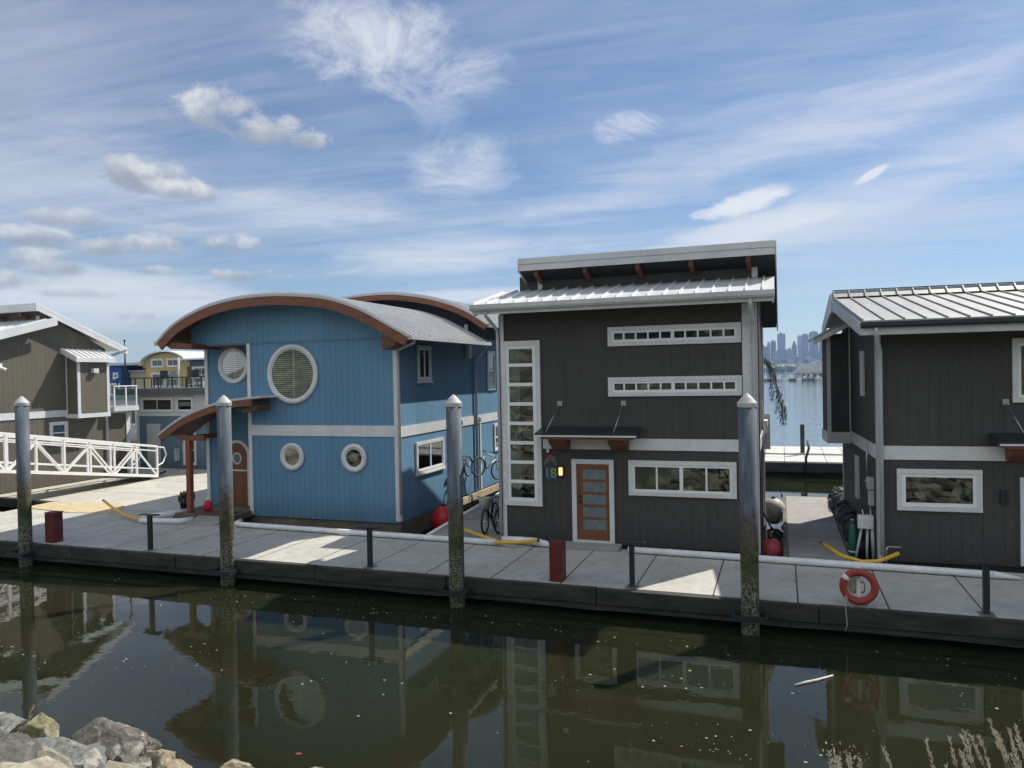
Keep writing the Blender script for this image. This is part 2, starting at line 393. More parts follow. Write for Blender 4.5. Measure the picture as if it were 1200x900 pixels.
# ------------------------------------------------------------------ building blocks
def win(parent, fr, u0, u1, v0, v1, casing=.1, nx=1, ny=1, mull=(), sill=False, blind=None, curtain=None, sash=.045):
    """casing mesh 'window' > sash, pane, room (dark backing), blind"""
    m = MB(fr)
    c = casing
    m.box(u0,u1,v0,v0+c,.002,.058); m.box(u0,u1,v1-c,v1,.002,.058)
    m.box(u0,u0+c,v0+c,v1-c,.002,.055); m.box(u1-c,u1,v0+c,v1-c,.002,.055)
    if sill: m.box(u0-.03,u1+.03,v0-.05,v0-.001,.002,.085)
    w = m.build('window', M['trim'], parent)
    a,b_,p,q = u0+c, u1-c, v0+c, v1-c; s = sash
    k = MB(fr)
    k.box(a,b_,p,p+s,.004,.038); k.box(a,b_,q-s,q,.004,.038); k.box(a,a+s,p+s,q-s,.004,.036); k.box(b_-s,b_,p+s,q-s,.004,.036)
    for i in range(1,nx):
        x = a+(b_-a)*i/nx; t = s*(.9 if i in mull else .45)
        k.box(x-t/1.2,x+t/1.2,p+s,q-s,.006,.034 if i not in mull else .040)
    for i in range(1,ny):
        z = p+(q-p)*i/ny; k.box(a+s,b_-s,z-s*.5,z+s*.5,.006,.035)
    k.build('sash', M['trimw'], w)
    MB(fr).box(a+.01,b_-.01,p+.01,q-.01,.0225,.0255).build('pane', M['glass'], w)
    MB(fr).box(a+.01,b_-.01,p+.01,q-.01,.003,.006).build('room', M['inside'], w)
    if blind:
        k = MB(fr); z = p+.03
        while z < q-.02:
            k.box(a+.02,b_-.02,z,z+.028,.010,.014); z += .055
        k.build('blind', M['blind'], w)
    if curtain:
        k = MB(fr); x0,x1 = curtain; n = 14
        for i in range(n):
            xa = x0+(x1-x0)*i/n; k.box(xa,xa+(x1-x0)/n*.8,p+.02,q-.02,.008,.011+.004*(i%2))
        k.build('curtain', M['curtain'], w)
    return w
def round_win(parent, fr, c, r, casing, blind=True):
    w = MB(fr).ring(c, r-casing, r, .002, .06).build('window', M['trim'], parent, True)
    MB(fr).ring(c, r-casing-.03, r-casing+.004, .004, .045).build('sash', M['trimw'], w, True)
    rr = r-casing-.01
    MB(fr).disc(c, rr, .026, .030).build('pane', M['glassclear' if blind else 'glass'], w)
    MB(fr).disc(c, rr, .003, .006).build('room', M['inside'], w)
    if blind:
        k = MB(fr); z = -rr+.05; n = 0
        while z < rr-.04:
            h = math.sqrt(max(0, rr*rr-z*z))-.02
            if h > .03: k.box(c[0]-h, c[0]+h, c[1]+z, c[1]+z+.032, .010, .014)
            z += .062
        k.build('blind', M['blind'], w)
        MB(fr).box(c[0]+.02, c[0]+.055, c[1]-rr+.02, c[1]+rr-.02, .015, .022).build('stile', M['trimw'], w)
    return w
def ribs(mb, prof, x0, x1, pitch, h=.035, w=.022, ax='x', off=0):
    """standing seams following prof [(y,z)...] placed from x0 to x1"""
    x = x0+off
    while x <= x1+1e-4:
        for i in range(len(prof)-1):
            (a,b),(c,d) = prof[i], prof[i+1]
            mb.prism([(a,b+.001),(c,d+.001),(c,d+h),(a,b+h)], x-w/2, x+w/2, ax)
        x += pitch
    return mb
def downpipe(parent, pts, r=.035):
    MB().tube(pts, r, 8).build('downpipe', M['fascia'], parent, True)

# ================================================================== SETTING
# water
m = MB(); m.face([m.V(p) for p in ((-3400,-30,0),(3400,-30,0),(3400,2450,0),(-3400,2450,0))])
o = m.build('water', M['water']); o['kind'] = 'structure'

# bank under and behind the camera
def bank_z(x, y):
    n = noise.noise(Vector((x*.35, y*.35, 0)))*.35
    if y > 7.2: z = -.5*(y-7.2)-.05
    elif y > 1.8: z = 3.15*(7.2-y)/5.4-.05
    elif y > -4: z = 3.1
    else: z = 3.1+(-4-y)*.28
    k = 1 if y < 8.5 else .3
    return z+n*k*(.25 if -4 < y < 7 else .5)
m = MB(); xs = [-45+1.0*i for i in range(91)]; ys = [-27+.5*j for j in range(77)]
g = [[m.V((x,y,bank_z(x,y))) for x in xs] for y in ys]
for j in range(len(ys)-1):
    for i in range(len(xs)-1): m.face([g[j][i],g[j][i+1],g[j+1][i+1],g[j+1][i]])
o = m.build('ground', M['bank'], None, True); o['kind'] = 'structure'

# wood on the near shore (seen mirrored in the windows)
def leaf_cloud(mb, c, r, n, size, seed=0):
    rnd = random.Random(seed)
    for _ in range(n):
        while True:
            p = Vector((rnd.uniform(-1,1),rnd.uniform(-1,1),rnd.uniform(-1,1)))
            if p.length < 1: break
        p = Vector((p.x*r[0],p.y*r[1],p.z*r[2]))+Vector(c)
        a = Vector((rnd.uniform(-1,1),rnd.uniform(-1,1),rnd.uniform(-1,1))).normalized(); b = a.orthogonal().normalized()
        s = size*rnd.uniform(.6,1.3)
        mb.face([mb.V(p-a*s),mb.V(p+b*s*.6),mb.V(p+a*s),mb.V(p-b*s*.6)])
m = MB()
rnd = random.Random(3)
for i in range(26):
    x = -42+i*3.3+rnd.uniform(-1,1); y = -18+rnd.uniform(-4,3); h = rnd.uniform(4,8.5)
    m.tube([(x,y,5),(x+.2,y,7+h*.4),(x,y,7+h*.8)], [.25,.18,.08], 6)
    for k in range(5):
        leaf_cloud(m, (x+rnd.uniform(-1.5,1.5), y+rnd.uniform(-1.5,1.5), 7+h*rnd.uniform(.1,.9)), (1.7,1.7,1.3), 130, .3, i*9+k)
o = m.build('wood', M['foliage']); o['kind'] = 'stuff'

# ------------------------------------------------------------------ main dock
DX0, DX1, DY0, DY1 = -30.0, 12.0, 15.0, 18.25
dock = thing('floating_dock', 'long shaded concrete walkway with dark timber edge in front of the houses', 'dock', (-9,16.6,.6))
MB().prism([(DX0,DY0),(DX1,DY0),(DX1,18.3),(-6.3,18.3),(-15.2,18.5),(-17.2,19.0),(-19.5,19.3),(-25.0,18.3),(DX0,18.3)], .46, .6).build('deck', M['deck'], dock)
rnd = random.Random(11)
m = MB(); x = DX0
while x < DX1:
    L = rnd.uniform(3.2,4.6); e = min(x+L-.02, DX1); w = rnd.uniform(-.012,.012)
    m.box(x, e, DY0-.14+w, DY0-.002, .27, .585+w*.5); x += L
m.build('edge_beam', M['timber'], dock, bevel=.012)
m = MB(); x = DX0
while x < DX1:
    m.box(x, min(x+5,DX1), DY0-.09, DY0-.004, .14, .262); x += 5.02
m.build('lower_wale', M['timber'], dock, bevel=.01)
m = MB(); x = DX0
while x < DX1:
    m.box(x, min(x+2.6,DX1), DY0+.35, 18.1, -.5, .455); x += 3.0
m.build('float_unit', M['darkfloat'], dock)
pts = [(-9.5+i*.6, DY0-.16, .21-.05*math.sin(i*.5)**2) for i in range(32)]
MB().tube(pts, .009, 6).build('cable', M['timber'], dock, True)
PILES = [(-19.42,14.84,4.40),(-12.65,14.80,4.37),(-6.61,14.80,4.33),(-.60,14.77,4.30)]
for (px,py,pz) in PILES:
    m = MB(); a = .27
    m.box(px-a,px+a,py-a-.05,py-a,.30,.40); m.box(px-a-.05,px-a,py-a-.05,DY0-.15,.30,.40); m.box(px+a,px+a+.05,py-a-.05,DY0-.15,.30,.40)
    m.build('pile_guide', M['darkmetal'], dock)

# piles
lab = ['tall steel pile in front of the grey gangway, leftmost of the four','tall steel pile standing in front of the blue porch door',
       'tall steel pile between the blue house and the charcoal house','tall steel pile at the right corner of the charcoal house']
p0 = thing('mooring_pile', lab[0], 'mooring pile', (PILES[0][0],PILES[0][1],0), 'steel mooring piles along the dock edge')
x,y,z = PILES[0]
MB().lathe([(.165,-1.2),(.165,z)], (x,y), 28).build('shaft', M['pile'], p0, True)
MB().lathe([(.18,z-.05),(.185,z+.02),(.18,z+.035),(.10,z+.13),(.012,z+.21)], (x,y), 28).build('cone_cap', M['capgrey'], p0, False)
for i in (1,2,3):
    q = copy_tree(p0, (PILES[i][0],PILES[i][1],PILES[i][2]-PILES[0][2]), lab[i]); q.rotation_euler.z = i*1.3

# T-shaped posts
tl = ['dark T-shaped steel post beside the white bent pipe ends near the porch','dark T-shaped steel post in front of the right corner of the blue house',
      'dark T-shaped steel post right of the charcoal house door','dark T-shaped steel post right of the life ring']
tp = thing('dock_post', tl[0], 'post', (-15.33,15.1,.6), 'dark T-shaped posts on the dock edge')
MB().box(-15.38,-15.28,15.05,15.15,.6,1.50).build('shaft', M['darkmetal'], tp, bevel=.008)
MB().box(-15.60,-15.06,15.01,15.19,1.503,1.53).build('top_plate', M['darkmetal'], tp, bevel=.006)
MB().box(-15.45,-15.21,14.98,15.22,.602,.62).build('base_plate', M['steel'], tp)
for i,(px) in enumerate((-8.9,-2.88,3.32)): copy_tree(tp, (px,15.1,.6), tl[i+1])

# red posts
def redpost(x, y, h, w, label):
    t = thing('red_post', label, 'post', (x,y,.6), 'square red posts on the dock edge')
    MB().box(x-w,x+w,y-w,y+w,.6,.6+h).build('shaft', M['redpaint'], t, bevel=.015)
    MB().box(x-w-.012,x+w+.012,y-w-.012,y+w+.012,.603+h,.625+h).build('cap', M['redpaint'], t, bevel=.008)
redpost(-18.8,15.2,.80,.155,'short square dark red post near the left pile')
redpost(-4.47,15.2,.80,.145,'short square dark red post in front of the charcoal house door')

# life ring on its post
lr = thing('ring_stand', 'slim white stand post carrying the life ring on the dock edge', 'post', (1.29,15.12,.6))
MB().box(1.255,1.325,15.09,15.15,.6,1.30).build('shaft', M['white'], lr, bevel=.006)
MB().box(1.2,1.38,15.05,15.19,.601,.615).build('base_plate', M['steel'], lr)
rg = thing('life_ring', 'faded orange life ring hanging on the slim white post', 'life ring', (1.29,15.02,.95))
MB().tube([(1.29+.265*math.cos(a), 15.02, .955+.265*math.sin(a)) for a in [2*math.pi*i/40 for i in range(40)]], .068, 14, True).build('ring', M['orange'], rg, True)
m = MB()
for a in (2.5,):
    m.tube([(1.29+.265*math.cos(a+d), 15.02, .955+.265*math.sin(a+d)) for d in (-.14,-.07,0,.07,.14)], .0695, 14)
m.build('reflective_band', M['white'], rg, True)
MB().tube([(1.08,14.95,.78),(1.10,14.93,.66),(1.2,14.92,.56),(1.32,14.92,.53),(1.42,14.93,.58),(1.5,14.95,.72)], .009, 6).tube([(1.06,14.94,.80),(1.05,14.84,.6),(1.07,14.83,.3),(1.04,14.83,.18)], .009, 6).build('grab_rope', M['rope'], rg, True)
bg = thing('rope_bag', 'grey bag with coiled throw rope hanging behind the life ring', 'rope bag', (1.24,15.19,.9))
MB().blob((1.22,15.2,.95),(.11,.05,.17),3,.25,2).build('bag', M['greybuoy'], bg, True)
m = MB()
for k in range(4): m.tube([(1.36+.045*math.cos(a), 15.19+k*.008, .9+.10*math.sin(a)) for a in [2*math.pi*i/16 for i in range(16)]], .008, 6, True)
m.build('coiled_rope', M['black'], bg, True)

# white pipes lying along the back of the dock
def pipe(name, pts, r, label, cone=None, cat='pipe', group='white plastic pipes along the dock'):
    t = thing(name, label, cat, pts[0], group)
    MB().tube(pts, r, 14).build('pipe_run', M['pvc'], t, True)
    for a,b in zip(pts[:-1],pts[1:]):
        A,B = Vector(a),Vector(b); d = (B-A)
        if d.length > 2: MB().tube([A+d*.485, A+d*.515], r+.004, 14).build('coupling', M['pvc'], t, True)
    if cone: MB().tube(cone, [r+.004,r*.85,.02], 14).build('pipe_tip', M['pvc'], t, True)
    return t
pipe('white_pipe', [(-15.25,18.45,.72),(-15.2,18.2,.70),(-14.9,18.13,.69),(-12,18.02,.69),(-9.3,17.92,.69),(-6.85,17.84,.69)], .075, 'long white pipe running along the dock in front of the blue house')
pipe('white_pipe', [(-6.8,18.16,.70),(-6.3,18.12,.71),(-5.0+-.9,18.05,.72)], .095, 'short fat white pipe with a pointed end in front of the tall narrow window', [(-5.9,18.05,.72),(-5.6,18.0,.69),(-5.22,17.96,.66)])
pipe('white_pipe', [(-3.5,17.93,.69),(-1.5,17.86,.69),(.5,17.78,.69),(2.4,17.72,.69),(4.0,17.66,.69)], .075, 'long white pipe on the dock from the door to the right house', [(4.0,17.66,.69),(4.15,17.655,.68),(4.5,17.64,.65)])
pipe('white_pipe', [(-18.5,17.85,.70),(-18.2,17.9,.69),(-17.9,17.95,.69),(-17.2,18.1,.69),(-17.05,18.45,.69)], .085, 'bent white pipe lying left of the porch ramp, nearest the camera')
pipe('white_pipe', [(-18.6,18.0,.75),(-18.25,18.6,.75),(-17.95,19.3,.76)], .095, 'straight white pipe lying behind the bent one left of the porch post')
def hose(pts, label):
    t = thing('yellow_hose', label, 'hose', pts[0], 'yellow hoses sticking out of the pipes')
    MB().tube(pts, .042, 12).build('hose', M['yellow'], t, True)
    a,b = Vector(pts[-1]),Vector(pts[-2]); d=(a-b).normalized()
    MB().tube([a-d*.01,a+d*.03], .045, 12).build('dark_end', M['black'], t, True)
hose([(-18.5,17.85,.72),(-19.4,18.2,.74),(-20.4,18.65,.83),(-21.4,19.15,.98)], 'yellow hose poking from the white pipe end at the left of the porch')
hose([(-8.6,19.1,.78),(-7.6,18.45,.72),(-6.75,17.85,.70)], 'yellow hose coming off the bike walkway to the pipe end')
hose([(-6.85,17.72,.72),(-6.3,17.75,.74),(-5.75,17.85,.80)], 'short straight yellow hose lying under the pointed white pipe')
hose([(2.35,18.1,.92),(1.95,17.95,.76),(1.6,17.85,.75),(1.2,18.1,.80),(.85,18.7,.92)], 'curved yellow hose crossing the pipe beside the life ring')

# ------------------------------------------------------------------ wide dock on the left, fingers, far pier
wd = thing('wide_dock', 'wide sunlit concrete dock under the gangway on the left', 'dock', (-24,24,.6))
m = MB()
m.prism([(-25.2,20.45),(-18.9,19.65),(-18.5,30),(-18.5,36),(-50,36),(-50,26),(-34,20.9),(-28.2,20.75)], .45, .597)
m.build('deck', M['deckL'], wd)
MB().prism([(-25.0,18.306),(-19.55,19.31),(-18.92,19.64),(-25.19,20.44)], .45, .594).build('corner_deck', M['deckL'], wd)
m = MB(); m.bar((-50,25.9,.42),(-34,20.8,.42),.12,.3); m.bar((-34,20.8,.42),(-28.2,20.66,.42),.12,.3); m.bar((-28.2,20.66,.42),(-25.2,20.36,.42),.12,.3)
m.build('edge_beam', M['timber'], wd)
m = MB(); m.box(-44,-19,23,35.5,-.5,.44); m.build('float_unit', M['darkfloat'], wd)
solo(MB().prism([(-25.1,20.2),(-22.0,20.6),(-20.6,18.95),(-22.6,18.75),(-25.0,19.1)], .60, .618), 'plywood_sheet', M['ply'], 'weathered yellowish plywood sheet lying on the dock by the red post', 'plywood', (-23,19.6,.6))

fa = thing('finger_dock', 'narrow concrete walkway holding bicycles between the blue and charcoal houses', 'dock', (-8.4,23,.6))
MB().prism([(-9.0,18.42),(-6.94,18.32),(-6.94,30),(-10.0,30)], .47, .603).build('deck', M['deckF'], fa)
MB().prism([(-9.12,18.45),(-9.0,18.43),(-10.0,30),(-10.12,30)], .42, .66).build('edge_board', M['white'], fa)
MB().prism([(-8.8,18.7),(-7.1,18.7),(-7.1,29.6),(-9.8,29.6)], -.4, .465).build('float_unit', M['darkfloat'], fa)
fb = thing('finger_dock', 'narrow concrete walkway between the charcoal house and the right house', 'dock', (.8,23,.6))
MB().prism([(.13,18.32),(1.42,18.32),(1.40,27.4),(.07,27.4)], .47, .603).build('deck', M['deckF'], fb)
m = MB(); m.box(.0,.115,18.32,27.5,.36,.62); m.box(1.435,1.52,18.32,27.5,.36,.61); m.box(.0,1.52,27.42,27.5,.36,.6)
m.build('edge_board', M['floatside'], fb)
MB().box(.25,1.3,18.6,27.2,-.4,.465).build('float_unit', M['darkfloat'], fb)
for y in (19.6,21.4,23.6,26.9): MB().tube([(-.02,y,.63),(-.02,y+.05,.72),(-.02,y+.2,.72),(-.02,y+.25,.63)], .025, 6).build('cleat', M['black'], fb)
for y in (25.2,27.3): MB().blob((1.52,y,.66),(.09,.12,.10),2,.3,3).build('bumper', M['black'], fb)

fp = thing('breakwater_pier', 'pale concrete breakwater pier with dark underside across the gap', 'pier', (1,39,.7))
MB().box(-9,13,36.7,39.5,.55,.72).build('deck', M['pierc'], fp)
MB().box(-9,13,39.56,43,.6,.80).build('rear_deck', M['pierc'], fp)
MB().box(-9,13,36.85,42.9,-.4,.545).build('float_unit', M['darkfloat'], fp)
MB().box(-9,13,36.6,36.69,.25,.66).build('edge_beam', M['timber'], fp)
ps = thing('pier_post', 'thin grey pier post with a bracket on the breakwater pier', 'post', (.95,37.0,.72))
MB().box(.86,1.06,39.7,39.85,.8,2.2).build('board', M['timber'], ps, bevel=.01)
MB().tube([(1.0,36.5,.1),(1.02,36.5,.9),(1.15,36.55,1.35),(1.12,37.2,1.6)], .055, 8).build('pole', M['timber'], ps, True)

# ================================================================== HOUSES
def raked_trim(mb, pts_, w, x0, x1):
    for a,b in zip(pts_[:-1],pts_[1:]): mb.prism([(a[0],a[1]-w),(b[0],b[1]-w),b,a], x0, x1, 'x')

# ---------------------------------------------------------------- middle charcoal house
H = thing('charcoal_house', 'charcoal floating house in the middle with tall narrow window and wood door', 'house', (-3.7,18.45,.6))
F = front(18.45); x0, x1 = -6.87, -.50
prof = [(18.45,.66),(23.2,.66),(23.2,6.30),(20.1,7.66),(20.1,7.05),(18.45,6.68)]
MB().prism(prof, x0, x1, 'x').build('wall', M['charcoal'], H)
MB().box(x0-.05,x1+.05,18.5,23.3,.05,.655).build('float_base', M['darkfloat'], H)
m = MB(F); m.box(x0-.03,x0+.1,.66,6.5,.0,.03); m.box(x1-.34,x1+.03,.66,6.5,.0,.03)
m.box(x0+1.12,x1-.345,3.03,3.31,.003,.03)
m.fr = ID; m.box(x1+.003,x1+.03,18.42,18.52,.66,6.5); m.box(x0-.03,x0-.003,18.42,18.52,.66,6.5)
m.box(-6.33,-6.20,20.07,20.098,7.28,7.62); m.box(-.66,-.52,20.07,20.098,7.28,7.62)
m.box(x1+.003,x1+.028,18.6,23.2,3.03,3.31); m.box(x1+.003,x1+.03,23.08,23.2,.66,6.2)
m.build('trim', M['trim'], H)
MB(F).box(x0+.14,x1-.36,5.29+.0,5.305,.001,.012).build('siding_joint', M['charcoal'], H)
# lower roof
lo = [(17.68,6.72),(20.08,7.27)]
rf = MB().prism([(17.68,6.64),(20.08,7.19),(20.08,7.27),(17.68,6.72)], -7.32, -.12, 'x').build('lower_roof', M['roof'], H)
ribs(MB(), lo, -7.30, -.13, .365, .05, .03).build('seam', M['roof'], rf)
m = MB(); m.box(-7.32,-.12,17.66,17.70,6.46,6.635)
m.prism([(17.70,6.42),(20.08,6.97),(20.08,7.185),(17.70,6.635)], -.16,-.121,'x'); m.prism([(17.70,6.42),(20.08,6.97),(20.08,7.185),(17.70,6.635)], -7.319,-7.28,'x')
m.build('fascia', M['trim'], rf)
MB().prism([(17.52,6.70),(17.655,6.70),(17.655,6.55),(17.55,6.55),(17.52,6.60)], -7.34, -.10, 'x').build('gutter', M['fascia'], rf)
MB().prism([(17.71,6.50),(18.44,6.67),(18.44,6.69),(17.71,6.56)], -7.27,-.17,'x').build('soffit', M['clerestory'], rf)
# upper roof
s = .385; up = [(19.4,8.03),(23.7,8.03-s*4.3)]
rf = MB().prism([(19.4,7.93),(23.7,7.93-s*4.3),(23.7,8.03-s*4.3),(19.4,8.03)], -6.65, -.09, 'x').build('upper_roof', M['roof'], H)
ribs(MB(), up, -6.63, -.10, .42, .045, .03).build('seam', M['roof'], rf)
m = MB(); m.box(-6.65,-.09,19.36,19.398,7.73,7.90)
m.build('fascia', M['fascia'], rf)
m = MB(); m.box(-6.66,-.08,19.34,19.398,7.905,8.06); m.prism([(19.4,7.73),(23.7,7.73-s*4.3),(23.7,8.05-s*4.3),(19.4,8.05)], -.088,-.06,'x'); m.prism([(19.4,7.73),(23.7,7.73-s*4.3),(23.7,8.05-s*4.3),(19.4,8.05)], -6.68,-6.652,'x')
m.build('flashing', M['fascia'], rf)
MB().prism([(19.405,7.79),(23.6,7.79-s*4.195),(23.6,7.925-s*4.195),(19.405,7.925)], -6.645, -.095, 'x').build('soffit', M['black'], rf)
for x in (-6.2,-4.85,-3.45,-2.1,-.72): MB().prism([(19.5,7.60),(20.07,7.42),(20.07,7.56),(19.5,7.78)], x-.055, x+.055, 'x').build('rafter_tail', M['soffit'], rf)
downpipe(H, [(-6.95,17.62,6.56),(-6.95,17.64,6.42),(-6.92,18.36,6.1),(-6.92,18.38,5.9),(-6.92,18.38,.8)], .042)
downpipe(H, [(-.62,17.62,6.56),(-.62,17.66,6.35),(-.58,18.36,6.05),(-.58,18.375,5.9),(-.58,18.375,.7)], .05)
# tall stair window: eight lights
win(H, F, -6.84, -5.79, 1.55, 5.80, .12, 1, 8, sash=.085, curtain=(-6.66,-6.35))
win(H, F, -4.02, -.86, 5.59, 6.06, .10, 10, 1, mull=(5,), sash=.055)
win(H, F, -4.03, -.86, 4.35, 4.82, .10, 10, 1, mull=(5,), sash=.055)
win(H, F, -3.56, -1.01, 1.92, 2.78, .10, 4, 1, mull=(2,), sash=.055)
# door
d = MB(F).box(-4.88,-4.05,.76,2.66,.004,.035).build('door', M['doorwood'], H)
m = MB(F); m.box(-5.0,-4.885,.70,2.78,.002,.06); m.box(-4.045,-3.93,.70,2.78,.002,.06); m.box(-4.884,-4.046,2.665,2.78,.002,.06); m.box(-4.884,-4.046,.70,.755,.002,.07)
m.build('frame', M['trim'], d)
for i in range(5):
    z = 1.02+i*.315; MB(F).box(-4.72,-4.13,z,z+.245,.0355,.040).build('pane', M['frost'], d)
m = MB(F); m.blob((-4.80,1.72,.075),(.03,.045,.03),2); m.box(-4.825,-4.775,1.80,1.88,.036,.06); m.tube([(-4.80,1.70,.06),(-4.80,1.70,.09),(-4.71,1.70,.09)],.012,6)
m.build('handle', M['black'], d)
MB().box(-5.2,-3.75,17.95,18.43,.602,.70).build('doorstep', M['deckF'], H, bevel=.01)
# canopy
c = MB().prism([(17.72,3.44),(18.44,3.56),(18.44,3.60),(17.72,3.475)], -5.75,-3.22,'x').build('door_canopy', M['darkmetal'], H)
m = MB(); m.box(-5.74,-3.23,17.705,17.74,3.395,3.435); m.build('front_strip', M['trim'], c)
m = MB(); m.box(-5.6,-3.36,17.76,18.42,3.33,3.43); m.build('wood_soffit', M['cedar'], c)
for x in (-5.25,-3.75): MB().prism([(17.9,3.33),(18.43,3.33),(18.43,3.02),(18.32,3.02),(18.0,3.2)], x-.22, x+.22, 'x').build('bracket', M['soffit'], c, bevel=.02)
for xa,xb in ((-5.29,-5.5),(-3.66,-3.8)):
    MB(F).box(xa-.06,xa+.06,4.12,4.24,.002,.02).build('cable_plate', M['steel'], c)
    MB().tube([(xa,18.42,4.17),(xb,17.85,3.5)], .009, 6).build('cable', M['steel'], c, True)
# lamp, sign, fittings beside the door
wl = MB(F).box(-5.355,-5.205,2.32,2.64,.002,.05).build('wall_lamp', M['black'], H)
lm, nt, b = newmat('lamp_glow'); b.inputs['Base Color'].default_value = (.9,.6,.25,1); b.inputs['Emission Color'].default_value = (1,.62,.20,1); b.inputs['Emission Strength'].default_value = 1.6
MB(F).box(-5.32,-5.24,2.37,2.56,.051,.12).build('lamp_shade', lm, wl, bevel=.01)
def text(body, size, loc, mat, parent, name, ext=.006):
    cu = bpy.data.curves.new(name, 'FONT'); cu.body = body; cu.size = size; cu.extrude = ext; cu.align_x = 'CENTER'; cu.align_y = 'CENTER'
    cu.materials.append(mat); ob = bpy.data.objects.new(name, cu); C.objects.link(ob)
    dg = bpy.context.evaluated_depsgraph_get(); me = bpy.data.meshes.new_from_object(ob.evaluated_get(dg))
    bpy.data.objects.remove(ob); me.transform(Matrix.Rotation(R(90),4,'X')); me.transform(Matrix.Translation(Vector(loc)-ROOT[parent.name]))
    o2 = bpy.data.objects.new(name, me); C.objects.link(o2); o2.parent = parent; o2['label'] = 'lettering'; return o2
M['tileblue'] = mottled('blue_mosaic', (.012,.035,.09), (.05,.13,.22), 24, .3, .2, .004)
M['tilelime'] = plain('lime_tile', (.20,.29,.09), .4)
sg = MB(F).box(-5.93+.22,-5.42,2.24,2.56,.002,.022).build('number_sign', M['tileblue'], H)
del text('18', .34, (-5.565,18.422,2.40), M['tilelime'], sg, 'number')['label']
wa = MB(F)
for (x,z,w_,h_) in ((-5.66,2.72,.05,.06),(-5.48,2.76,.05,.09),(-5.72,2.64,.035,.04),(-5.42,2.66,.035,.05)): wa.blob((x,z,.02),(w_,h_,.012),2,.5,3,int(x*10))
wa.build('wall_ornament', plain('ornament_green', (.06,.16,.13), .5), H)
MB(F).blob((-5.57,2.80,.02),(.07,.075,.014),3,.5,3).build('wall_ornament', plain('ornament_red', (.35,.03,.05), .5), H)
MB(F).blob((-5.62,2.98,.05),(.035,.06,.04),2).box(-5.65,-5.59,2.99,3.02,.0,.04).build('motion_light', M['white'], H, True)
# side fittings, right wall
m = MB()
m.tube([(-.44,19.3,4.2),(-.40,19.35,3.4),(-.42,19.4,3.3)], .02, 6)
m.box(-.47,-.36,21.6,22.3,3.2,3.55); m.box(-.47,-.30,22.4,22.45,2.7,3.7)
m.build('side_bracket', M['white'], H)
# added unseen upper storey, shaped to throw shade on the blue wall and dock
MB().prism([(22.0,3.0),(28.6,3.0),(28.6,6.25),(25.1,8.45),(22.05,8.1)], -7.45, -3.2, 'x').build('added_shade_storey', M['charcoal'], H)
MB().strip([(22.0,8.25),(25.1,8.60),(29.0,6.12)], [(22.0,8.16),(25.1,8.51),(29.0,6.03)], -7.48, -3.1, 'x').build('rear_roof', M['roof'], H)  # roof of the added storey, unseen, completes its shadow outline

# ---------------------------------------------------------------- right charcoal house (turned 2.5 degrees)
G = thing('charcoal_house', 'charcoal floating house at the right edge with weathered seamed roof', 'house', (2.0,18.45,.6))
F = front(18.45); L = sideL(2.0); x0, x1 = 2.0, 9.5
prof = [(18.45,.66),(24.5,.66),(24.5,6.1),(22.9,6.62),(18.45,5.93)]
MB().prism(prof, x0, x1, 'x').build('wall', M['charcoal'], G)
MB().box(x0-.05,x1,18.5,24.6,.05,.655).build('float_base', M['darkfloat'], G)
m = MB(F); m.box(x0-.03,x0+.08,.66,5.7,.0,.03); m.box(x0+.085,7.5,2.91,3.21,.003,.03)
m.fr = L; m.box(18.42,18.52,.66,5.7,.003,.03); m.box(18.525,22.8,2.91,3.21,.003,.028)
m.box(22.78,22.84,3.22,6.1,.003,.03); m.box(24.4,24.5,.7,6.0,.003,.03)
m.build('trim', M['trim'], G)
# roof: long front slope then a short steeper strip and the rear slope
rf = MB(); pr = [(17.62,5.94),(22.75,6.86),(23.05,7.09),(25.4,6.25)]
rf.strip(pr, [(a,b-.07) for a,b in pr], 1.59, 10.2, 'x')
rf = rf.build('roof', M['roofgrey'], G)
ribs(MB(), pr[:2], 1.62, 10.2, .40, .04, .028).build('seam', M['roofgrey'], rf)
ribs(MB(), pr[1:3], 1.62, 10.2, .40, .04, .028).build('seam', M['roofgrey'], rf)
m = MB(); m.box(1.58,10.2,17.59,17.618,5.63,5.86)
m.strip([(17.62,5.90),(22.75,6.80)], [(17.62,5.63),(22.75,6.53)], 1.555, 1.588, 'x')
m.strip([(22.75,6.80),(23.05,7.04),(25.4,6.20)], [(22.75,6.48),(23.05,6.46),(25.4,5.95)], 1.52, 1.588, 'x')
m.build('fascia', M['fascia'], rf)
MB().box(1.6,10.2,22.70,22.80,6.875,6.90).build('ridge_flashing', M['darkmetal'], rf)
MB().box(1.6,10.2,23.03,23.09,7.10,7.125).build('ridge_cap', M['darkmetal'], rf)
MB().prism([(17.48,5.90),(17.60,5.90),(17.60,5.78),(17.51,5.78),(17.48,5.82)], 1.57, 10.2, 'x').build('gutter', M['darkmetal'], rf)
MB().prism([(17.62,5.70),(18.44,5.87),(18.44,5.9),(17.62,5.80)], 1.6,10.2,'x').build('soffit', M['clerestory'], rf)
downpipe(G, [(1.86,17.55,5.8),(1.86,17.57,5.62),(2.06,18.34,5.3),(2.06,18.37,5.1),(2.06,18.37,.8)], .045)
